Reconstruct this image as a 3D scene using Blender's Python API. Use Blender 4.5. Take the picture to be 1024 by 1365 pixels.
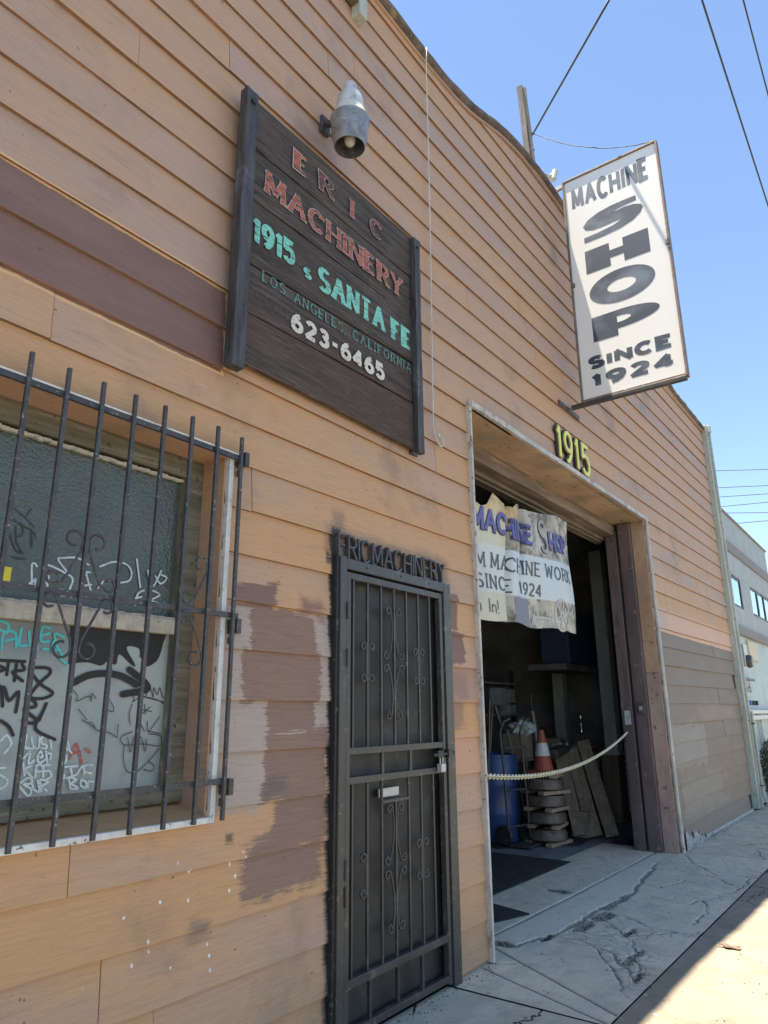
import bpy, bmesh, math, random
import numpy as np
from mathutils import Vector, Matrix, noise as mnoise
random.seed(7)
for o in list(bpy.data.objects): bpy.data.objects.remove(o)
scene = bpy.context.scene
COL = scene.collection
R = math.radians

# ------------------------------------------------------------------ camera, sky, sun, exposure
cam_d = bpy.data.cameras.new('camera'); cam = bpy.data.objects.new('camera', cam_d); COL.objects.link(cam)
scene.camera = cam
cam_d.sensor_fit = 'VERTICAL'; cam_d.sensor_height = 36.0; cam_d.lens = 938.3 / 1365 * 36.0
cam_d.clip_start = 0.05; cam_d.clip_end = 600
_p, _y, _r = R(15.946), R(53.386), R(-0.363)
_f = Vector((math.sin(_y)*math.cos(_p), math.cos(_y)*math.cos(_p), math.sin(_p)))
_rt = Vector((math.cos(_y), -math.sin(_y), 0)); _up = _rt.cross(_f)
_c, _s = math.cos(_r), math.sin(_r)
_rx = _rt*_c + _up*_s; _ux = -_rt*_s + _up*_c
cam.matrix_world = Matrix(((_rx.x, _ux.x, -_f.x, 0), (_rx.y, _ux.y, -_f.y, -2.5), (_rx.z, _ux.z, -_f.z, 1.508), (0, 0, 0, 1)))

SUN = Vector((-0.13, 0.149, 1.0)).normalized()
world = bpy.data.worlds.new('World'); scene.world = world; world.use_nodes = True
wn = world.node_tree; bg = wn.nodes['Background']
sky = wn.nodes.new('ShaderNodeTexSky'); sky.sky_type = 'NISHITA'; sky.sun_disc = False
sky.sun_elevation = math.asin(SUN.z); sky.sun_rotation = math.atan2(SUN.x, SUN.y)
sky.air_density = 1.0; sky.dust_density = 0.0; sky.ozone_density = 1.0
wn.links.new(sky.outputs[0], bg.inputs[0]); bg.inputs[1].default_value = 0.073
sd = bpy.data.lights.new('sun', 'SUN'); sd.energy = 4.1; sd.angle = R(0.53); sd.color = (1.0, 0.90, 0.75)
sun = bpy.data.objects.new('sun', sd); COL.objects.link(sun)
sun.rotation_euler = SUN.to_track_quat('Z', 'Y').to_euler()
vs = scene.view_settings; vs.view_transform = 'Standard'; vs.look = 'None'; vs.gamma = 1; vs.use_curve_mapping = False
vs.exposure = 1.94

# ------------------------------------------------------------------ node helper
class NB:
    def __init__(s, name, rough=0.7, metal=0.0, spec=0.5):
        s.m = bpy.data.materials.new(name); s.m.use_nodes = True
        s.t = s.m.node_tree; s.b = s.t.nodes['Principled BSDF']
        s.b.inputs['Roughness'].default_value = rough; s.b.inputs['Metallic'].default_value = metal
        s.b.inputs['Specular IOR Level'].default_value = spec
        g = s.t.nodes.new('ShaderNodeNewGeometry'); s.pos = g.outputs['Position']
        oi = s.t.nodes.new('ShaderNodeObjectInfo'); s.rnd = oi.outputs['Random']
    def L(s, a, b):
        if isinstance(a, (int, float)): b.default_value = a
        elif isinstance(a, tuple):
            b.default_value = (a + (1,)) if (len(a) == 3 and b.type == 'RGBA') else a
        else: s.t.links.new(a, b)
    def math(s, op, a, b=0.0, c=None, clamp=False):
        n = s.t.nodes.new('ShaderNodeMath'); n.operation = op; n.use_clamp = clamp
        s.L(a, n.inputs[0]); s.L(b, n.inputs[1])
        if c is not None: s.L(c, n.inputs[2])
        return n.outputs[0]
    def vmath(s, op, a, b=(0, 0, 0)):
        n = s.t.nodes.new('ShaderNodeVectorMath'); n.operation = op
        s.L(a, n.inputs[0]); s.L(b, n.inputs[1]); return n.outputs[0]
    def sep(s, v):
        n = s.t.nodes.new('ShaderNodeSeparateXYZ'); s.L(v, n.inputs[0]); return n.outputs
    def noise(s, scale=1.0, detail=4, rough=0.55, stretch=(1, 1, 1), vec=None, offset=None, dist=0.0):
        v = s.vmath('MULTIPLY', vec or s.pos, tuple(stretch))
        if offset is not None:
            v = s.vmath('ADD', v, offset)
        n = s.t.nodes.new('ShaderNodeTexNoise'); s.L(v, n.inputs['Vector'])
        n.inputs['Scale'].default_value = scale; n.inputs['Detail'].default_value = detail
        n.inputs['Roughness'].default_value = rough; n.inputs['Distortion'].default_value = dist
        return n.outputs['Fac']
    def voro(s, scale, feature='F1', stretch=(1, 1, 1), vec=None, rand=1.0):
        v = s.vmath('MULTIPLY', vec or s.pos, tuple(stretch))
        n = s.t.nodes.new('ShaderNodeTexVoronoi'); n.feature = feature; s.L(v, n.inputs['Vector'])
        n.inputs['Scale'].default_value = scale; n.inputs['Randomness'].default_value = rand
        return n.outputs['Distance']
    def rng(s, v, a, b, c=0.0, d=1.0, smooth=True):
        n = s.t.nodes.new('ShaderNodeMapRange')
        if smooth: n.interpolation_type = 'SMOOTHSTEP'
        s.L(v, n.inputs[0]); s.L(a, n.inputs[1]); s.L(b, n.inputs[2]); s.L(c, n.inputs[3]); s.L(d, n.inputs[4])
        return n.outputs[0]
    def mix(s, f, a, b, mode='MIX'):
        n = s.t.nodes.new('ShaderNodeMix'); n.data_type = 'RGBA'; n.blend_type = mode; n.clamp_factor = True
        s.L(f, n.inputs[0]); s.L(a, n.inputs[6]); s.L(b, n.inputs[7]); return n.outputs[2]
    def bump(s, h, dist=0.002, strength=1.0, prev=None):
        n = s.t.nodes.new('ShaderNodeBump'); n.inputs['Strength'].default_value = strength
        n.inputs['Distance'].default_value = dist; s.L(h, n.inputs['Height'])
        if prev is not None: s.L(prev, n.inputs['Normal'])
        return n.outputs[0]
    def attr(s, name):
        n = s.t.nodes.new('ShaderNodeAttribute'); n.attribute_name = name; return n.outputs['Fac']
    def out(s, col=None, nrm=None, rough=None):
        if col is not None: s.L(col, s.b.inputs['Base Color'])
        if nrm is not None: s.L(nrm, s.b.inputs['Normal'])
        if rough is not None: s.L(rough, s.b.inputs['Roughness'])
        return s.m

def M_simple(name, col, rough=0.6, metal=0.0, var=0.25, scale=8.0, dirt=None, bump=0.0015, stretch=(1, 1, 1), spots=None, spec=0.5):
    """paint / metal / wood with blotchy variation, a second dirt colour and fine relief"""
    b = NB(name, rough, metal, spec)
    n1 = b.noise(scale, 5, 0.6, stretch); n2 = b.noise(scale*7, 4, 0.6, stretch)
    dk = tuple(c*(1-var) for c in col); lt = tuple(min(1, c*(1+var)) for c in col)
    c = b.mix(b.rng(n1, 0.3, 0.7), dk, lt)
    c = b.mix(b.rng(n2, 0.35, 0.75, 0, 0.35), c, tuple(x*0.6 for x in col))
    if dirt: c = b.mix(b.rng(b.noise(scale*1.7, 6, 0.7, stretch, offset=(3.1, 7.7, 1.3)), 0.55, 0.68), c, dirt)
    if spots: c = b.mix(b.rng(b.noise(scale*5, 3, 0.6, offset=(9.1, 2.2, 5.3)), 0.63, 0.68), c, spots)
    nm = b.bump(n2, bump) if bump else None
    r = b.rng(n1, 0.2, 0.8, max(0.05, rough-0.12), min(1, rough+0.12))
    return b.out(c, nm, r)

# ------------------------------------------------------------------ mesh helpers
class MB:
    def __init__(s): s.v = []; s.f = []
    def add(s, v, f):
        o = len(s.v); s.v += [tuple(p) for p in v]; s.f += [tuple(i+o for i in q) for q in f]; return s
    def box(s, x0, x1, y0, y1, z0, z1):
        return s.add([(x0,y0,z0),(x1,y0,z0),(x1,y1,z0),(x0,y1,z0),(x0,y0,z1),(x1,y0,z1),(x1,y1,z1),(x0,y1,z1)],
                     [(0,3,2,1),(4,5,6,7),(0,1,5,4),(1,2,6,5),(2,3,7,6),(3,0,4,7)])
    def beam(s, a, b, w, h, up=(0, 0, 1), seg=1, jit=0.0):
        a = Vector(a); b = Vector(b); d = (b-a).normalized(); u = Vector(up)
        sx = d.cross(u)
        if sx.length < 1e-4: sx = d.cross(Vector((0, 1, 0)))
        sx.normalize(); uu = sx.cross(d)
        vs_, fs = [], []
        for i in range(seg+1):
            c = a.lerp(b, i/seg)
            if jit and 0 < i < seg: c = c + sx*random.uniform(-jit, jit) + uu*random.uniform(-jit, jit)
            for p, q in ((-1,-1),(1,-1),(1,1),(-1,1)): vs_.append(c + sx*p*w/2 + uu*q*h/2)
        for i in range(seg):
            for k in range(4):
                fs.append((i*4+k, i*4+(k+1)%4, (i+1)*4+(k+1)%4, (i+1)*4+k))
        fs += [(3,2,1,0), tuple(seg*4+k for k in range(4))]
        return s.add(vs_, fs)
    def tube(s, pts, r, n=6, caps=True, r2=None):
        pts = [Vector(p) for p in pts]; vs_, fs = [], []
        ref = None
        for i, p in enumerate(pts):
            t = (pts[min(i+1, len(pts)-1)] - pts[max(i-1, 0)])
            t = t.normalized() if t.length > 1e-9 else Vector((0, 0, 1))
            if ref is None:
                ref = t.cross(Vector((0, 1, 0.01)))
                if ref.length < 1e-3: ref = t.cross(Vector((1, 0, 0)))
            ref = (ref - t*ref.dot(t)).normalized(); bi = t.cross(ref)
            rr = r if r2 is None else r + (r2-r)*i/(len(pts)-1)
            for k in range(n):
                a = 2*math.pi*(k+0.5)/n; vs_.append(p + (ref*math.cos(a) + bi*math.sin(a))*rr)
        for i in range(len(pts)-1):
            for k in range(n): fs.append((i*n+k, i*n+(k+1)%n, (i+1)*n+(k+1)%n, (i+1)*n+k))
        if caps: fs += [tuple(range(n-1, -1, -1)), tuple((len(pts)-1)*n+k for k in range(n))]
        return s.add(vs_, fs)
    def lathe(s, prof, c=(0, 0, 0), n=24, cap=(True, True)):
        vs_, fs = [], []
        for r, z in prof:
            for k in range(n):
                a = 2*math.pi*k/n; vs_.append((c[0]+r*math.cos(a), c[1]+r*math.sin(a), c[2]+z))
        for i in range(len(prof)-1):
            for k in range(n): fs.append((i*n+k, i*n+(k+1)%n, (i+1)*n+(k+1)%n, (i+1)*n+k))
        if cap[0]: fs.append(tuple(range(n-1, -1, -1)))
        if cap[1]: fs.append(tuple((len(prof)-1)*n+k for k in range(n)))
        return s.add(vs_, fs)
    def rib(s, pts, wx, wz, fn, lift=0.0, thick=0.0):
        """ribbon along a 2-D polyline; wx / wz are half widths of the pen across x / z; fn(u, w, h) -> point"""
        P = [Vector((p[0], p[1])) for p in pts]
        Q = [P[0]]
        for p in P[1:]:
            if (p-Q[-1]).length > 1e-6: Q.append(p)
        P = Q; N = len(P)
        if N < 2: return s
        for i in range(1, N-1):          # a sharp turn ends one pen stroke and starts the next
            d1 = (P[i]-P[i-1]).normalized(); d2 = (P[i+1]-P[i]).normalized()
            if d1.dot(d2) < -0.12:
                e1 = d1*(abs(d1.x)*wx+abs(d1.y)*wz)*.35; e2 = d2*(abs(d2.x)*wx+abs(d2.y)*wz)*.35
                s.rib(P[:i] + [P[i]+e1], wx, wz, fn, lift, thick)
                return s.rib([P[i]-e2] + P[i+1:], wx, wz, fn, lift+.00016, thick)
        closed = (P[0]-P[-1]).length < 1e-4 and N > 3
        nr = []
        for i in range(N-1):
            d = (P[i+1]-P[i]).normalized(); nr.append(Vector((-d.y*wx, d.x*wz)))
        vs_ = []
        for i in range(N):
            if closed and i in (0, N-1): a, c = nr[-1], nr[0]
            else: a = nr[max(i-1, 0)]; c = nr[min(i, N-2)]
            n_ = (a+c)/2
            k = max(0.55, n_.length/max(a.length, c.length, 1e-9)); n_ = n_/(k*k)
            for sg in (1, -1):
                q = P[i]+n_*sg; vs_.append(fn(q.x, q.y, lift+2.2e-5*i))
        fs = [(2*i, 2*i+1, 2*i+3, 2*i+2) for i in range(N-1)]
        if thick:
            m = len(vs_)
            for i in range(N):
                a = nr[max(i-1, 0)]; c = nr[min(i, N-2)]
                if closed and i in (0, N-1): a, c = nr[-1], nr[0]
                n_ = (a+c)/2; k = max(0.55, n_.length/max(a.length, c.length, 1e-9)); n_ = n_/(k*k)
                for sg in (1, -1):
                    q = P[i]+n_*sg; vs_.append(fn(q.x, q.y, lift-thick))
            for i in range(N-1):
                fs += [(2*i, 2*i+2, m+2*i+2, m+2*i), (2*i+1, m+2*i+1, m+2*i+3, 2*i+3)]
            fs += [(0, m, m+1, 1), (2*N-2, 2*N-1, m+2*N-1, m+2*N-2)]
        return s.add(vs_, fs)
    def build(s, name, mat, parent=None, smooth=False, bevel=0.0, flip=True):
        me = bpy.data.meshes.new(name); me.from_pydata([tuple(v) for v in s.v], [], s.f); me.update()
        if flip:
            bm = bmesh.new(); bm.from_mesh(me); bmesh.ops.recalc_face_normals(bm, faces=bm.faces); bm.to_mesh(me); bm.free()
        if smooth:
            me.polygons.foreach_set('use_smooth', [True]*len(me.polygons))
            if smooth == 'auto': me.set_sharp_from_angle(angle=R(40))
        me.materials.append(mat)
        o = bpy.data.objects.new(name, me); COL.objects.link(o)
        if parent is not None: o.parent = parent
        if bevel:
            bv = o.modifiers.new('bevel', 'BEVEL'); bv.width = bevel; bv.segments = 2; bv.limit_method = 'ANGLE'
        return o

def tag(o, label=None, cat=None, group=None, kind=None):
    if label: o['label'] = label
    if cat: o['category'] = cat
    if group: o['group'] = group
    if kind: o['kind'] = kind
    return o
def thing(name, label, cat, loc=(0, 0, 0), group=None):
    o = bpy.data.objects.new(name, None); COL.objects.link(o); o.location = loc; o.empty_display_size = 0.1
    tag(o, label, cat, group); return o
def keep(child, parent):            # parent a mesh written in world coordinates to an Empty standing elsewhere
    child.parent = parent; child.matrix_parent_inverse = Matrix.Translation(-parent.location); return child
class T:                            # a thing whose parts are written in world coordinates
    def __init__(s, name, label, cat, loc=(0, 0, 0), group=None): s.o = thing(name, label, cat, loc, group)
    def part(s, mb, name, mat, parent=None, **k):
        o = mb.build(name, mat, None, **k); 
        if parent is None: keep(o, s.o)
        else: o.parent = parent; o.matrix_parent_inverse = Matrix.Identity(4)
        return o

# ------------------------------------------------------------------ stroke lettering
def arc(cx, cy, rx, ry, a0, a1, n=10):
    return [(cx+rx*math.cos(R(a0+(a1-a0)*i/n)), cy+ry*math.sin(R(a0+(a1-a0)*i/n))) for i in range(n+1)]
GL = {  # glyph: (advance width, strokes) in a box 1 high
 'A': (.8, [[(0,0),(.4,1),(.8,0)], [(.15,.34),(.65,.34)]]),
 'C': (.75, [arc(.4,.5,.4,.5,45,315,16)]),
 'D': (.75, [[(0,0),(0,1),(.3,1)]+arc(.3,.5,.42,.5,90,-90,12)+[(0,0)]]),
 'E': (.6, [[(.6,1),(0,1),(0,0),(.6,0)], [(0,.52),(.48,.52)]]),
 'F': (.58, [[(.58,1),(0,1),(0,0)], [(0,.52),(.46,.52)]]),
 'G': (.8, [arc(.4,.5,.4,.5,45,300,16)+[(.78,.12),(.78,.45),(.5,.45)]]),
 'H': (.7, [[(0,0),(0,1)], [(.7,0),(.7,1)], [(0,.5),(.7,.5)]]),
 'I': (.05, [[(.02,0),(.02,1)]]),
 'K': (.7, [[(0,0),(0,1)], [(.66,1),(.02,.42)], [(.22,.6),(.7,0)]]),
 'L': (.58, [[(0,1),(0,0),(.58,0)]]),
 'M': (.85, [[(0,0),(.04,1),(.42,.15),(.8,1),(.85,0)]]),
 'N': (.7, [[(0,0),(0,1),(.7,0),(.7,1)]]),
 'O': (.82, [arc(.41,.5,.41,.5,90,450,24)]),
 'P': (.62, [[(0,0),(0,1),(.32,1)]+arc(.34,.75,.28,.25,90,-90,10)+[(0,.5)]]),
 'R': (.66, [[(0,0),(0,1),(.32,1)]+arc(.34,.75,.28,.25,90,-90,10)+[(0,.5)], [(.3,.5),(.66,0)]]),
 'S': (.66, [arc(.34,.75,.3,.25,35,270,12)+arc(.34,.25,.32,.25,90,-145,12)]),
 'T': (.7, [[(0,1),(.7,1)], [(.35,1),(.35,0)]]),
 'U': (.7, [[(0,1),(0,.35)]+arc(.35,.33,.35,.33,180,360,12)+[(.7,1)]]),
 'W': (1.0, [[(0,1),(.22,0),(.5,.9),(.78,0),(1,1)]]),
 'Y': (.7, [[(0,1),(.35,.5),(.7,1)], [(.35,.5),(.35,0)]]),
 '1': (.3, [[(0,.78),(.2,1),(.2,0)]]),
 '2': (.6, [arc(.3,.72,.28,.28,160,-30,12)+[(0,0),(.62,0)]]),
 '3': (.6, [arc(.28,.76,.26,.24,150,-80,12)+arc(.28,.27,.3,.27,80,-150,12)]),
 '4': (.65, [[(.65,.28),(0,.28),(.46,1),(.46,0)]]),
 '5': (.6, [[(.56,1),(.08,1),(.03,.56)]+arc(.28,.32,.31,.32,125,-150,14)]),
 '6': (.62, [[(.50,1.0),(.30,.92),(.12,.72),(.02,.45)]+arc(.31,.30,.30,.30,175,0,10)+arc(.31,.30,.30,.30,0,-172,10)]),
 '9': (.62, [arc(.31,.70,.30,.30,-20,-180,10)+arc(.31,.70,.30,.30,180,0,10)+[(.60,.55),(.50,.28),(.32,.08),(.12,.0)]]),
 '-': (.4, [[(0,.5),(.4,.5)]]), ',': (.1, [[(.06,.1),(0,-.12)]]), '.': (.1, [[(.0,.0),(.0,.09)]]), ' ': (.4, []),
 'c': (.55, [arc(.28,.3,.27,.3,50,310,12)]), 'o': (.56, [arc(.28,.3,.28,.3,90,450,16)]),
 'm': (.8, [[(0,0),(0,.6)], arc(.2,.38,.2,.22,180,0,8)+[(.4,0)], arc(.6,.38,.2,.22,180,0,8)+[(.8,0)]]),
 'e': (.54, [[(0,.32),(.53,.34)]+arc(.27,.3,.27,.3,10,310,14)]),
 'n': (.48, [[(0,0),(0,.6)], arc(.24,.36,.24,.24,180,0,8)+[(.48,0)]]), '!': (.1, [[(.05,1),(.03,.3)], [(.03,0),(.03,.09)]]),
}
SERIF_T = {'A': [], 'C': [(.68,.85)], 'E': [(0,1)], 'F': [(0,1)], 'G': [(.68,.85)], 'H': [(0,1),(.7,1)], 'I': [(.02,1)], 'K': [(0,1),(.66,1)], 'L': [(0,1)],
 'M': [(.04,1),(.8,1)], 'N': [(0,1),(.7,1)], 'P': [(0,1)], 'R': [(0,1)], 'T': [], 'Y': [(0,1),(.7,1)], 'W': [(0,1),(1,1)], 'D': [(0,1)], 'U': [(0,1),(.7,1)]}
SERIF_B = {'A': [(0,0),(.8,0)], 'E': [(0,0)], 'F': [(0,0)], 'H': [(0,0),(.7,0)], 'I': [(.02,0)], 'K': [(0,0),(.7,0)], 'M': [(0,0),(.85,0)], 'N': [(0,0)],
 'P': [(0,0)], 'R': [(0,0),(.66,0)], 'T': [(.35,0)], 'Y': [(.35,0)], '1': [(.2,0)]}
def text_w(txt, gap, wd=1.0): return sum(GL[c][0]*wd for c in txt) + gap*(len(txt)-1)
def text(mb, txt, x0, x1, z0, h, wx, wz, fn, serif=0.0, gap=0.28, z1=None, thick=0.0, only=None, lift0=0.0, jit=0.0):
    """letters between x0 and x1, base line z0 (z1 at the far end), stroke half widths wx, wz in metres"""
    tw = text_w(txt, gap); sc = (x1-x0-2*wx)/tw; x = x0+wx; hh = h-2*wz
    for i, ch in enumerate(txt):
        w, st = GL[ch]
        zb = z0 + wz + ((z1-z0)*(x-x0)/(x1-x0) if z1 is not None else 0) + random.uniform(-jit, jit)
        if only is None or i in only:
            k = 0
            for s_ in st:
                mb.rib([(x+p*sc, zb+q*hh) for p, q in s_], wx, wz, fn, lift0+0.00012*k, thick); k += 1
            if serif:
                for (p, q) in SERIF_T.get(ch, []) + SERIF_B.get(ch, []):
                    mb.rib([(x+p*sc-serif-wx*.6, zb+q*hh), (x+p*sc+serif+wx*.6, zb+q*hh)], wz, wz*.9, fn, lift0+0.00012*k, thick); k += 1
        x += (w+gap)*sc

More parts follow.
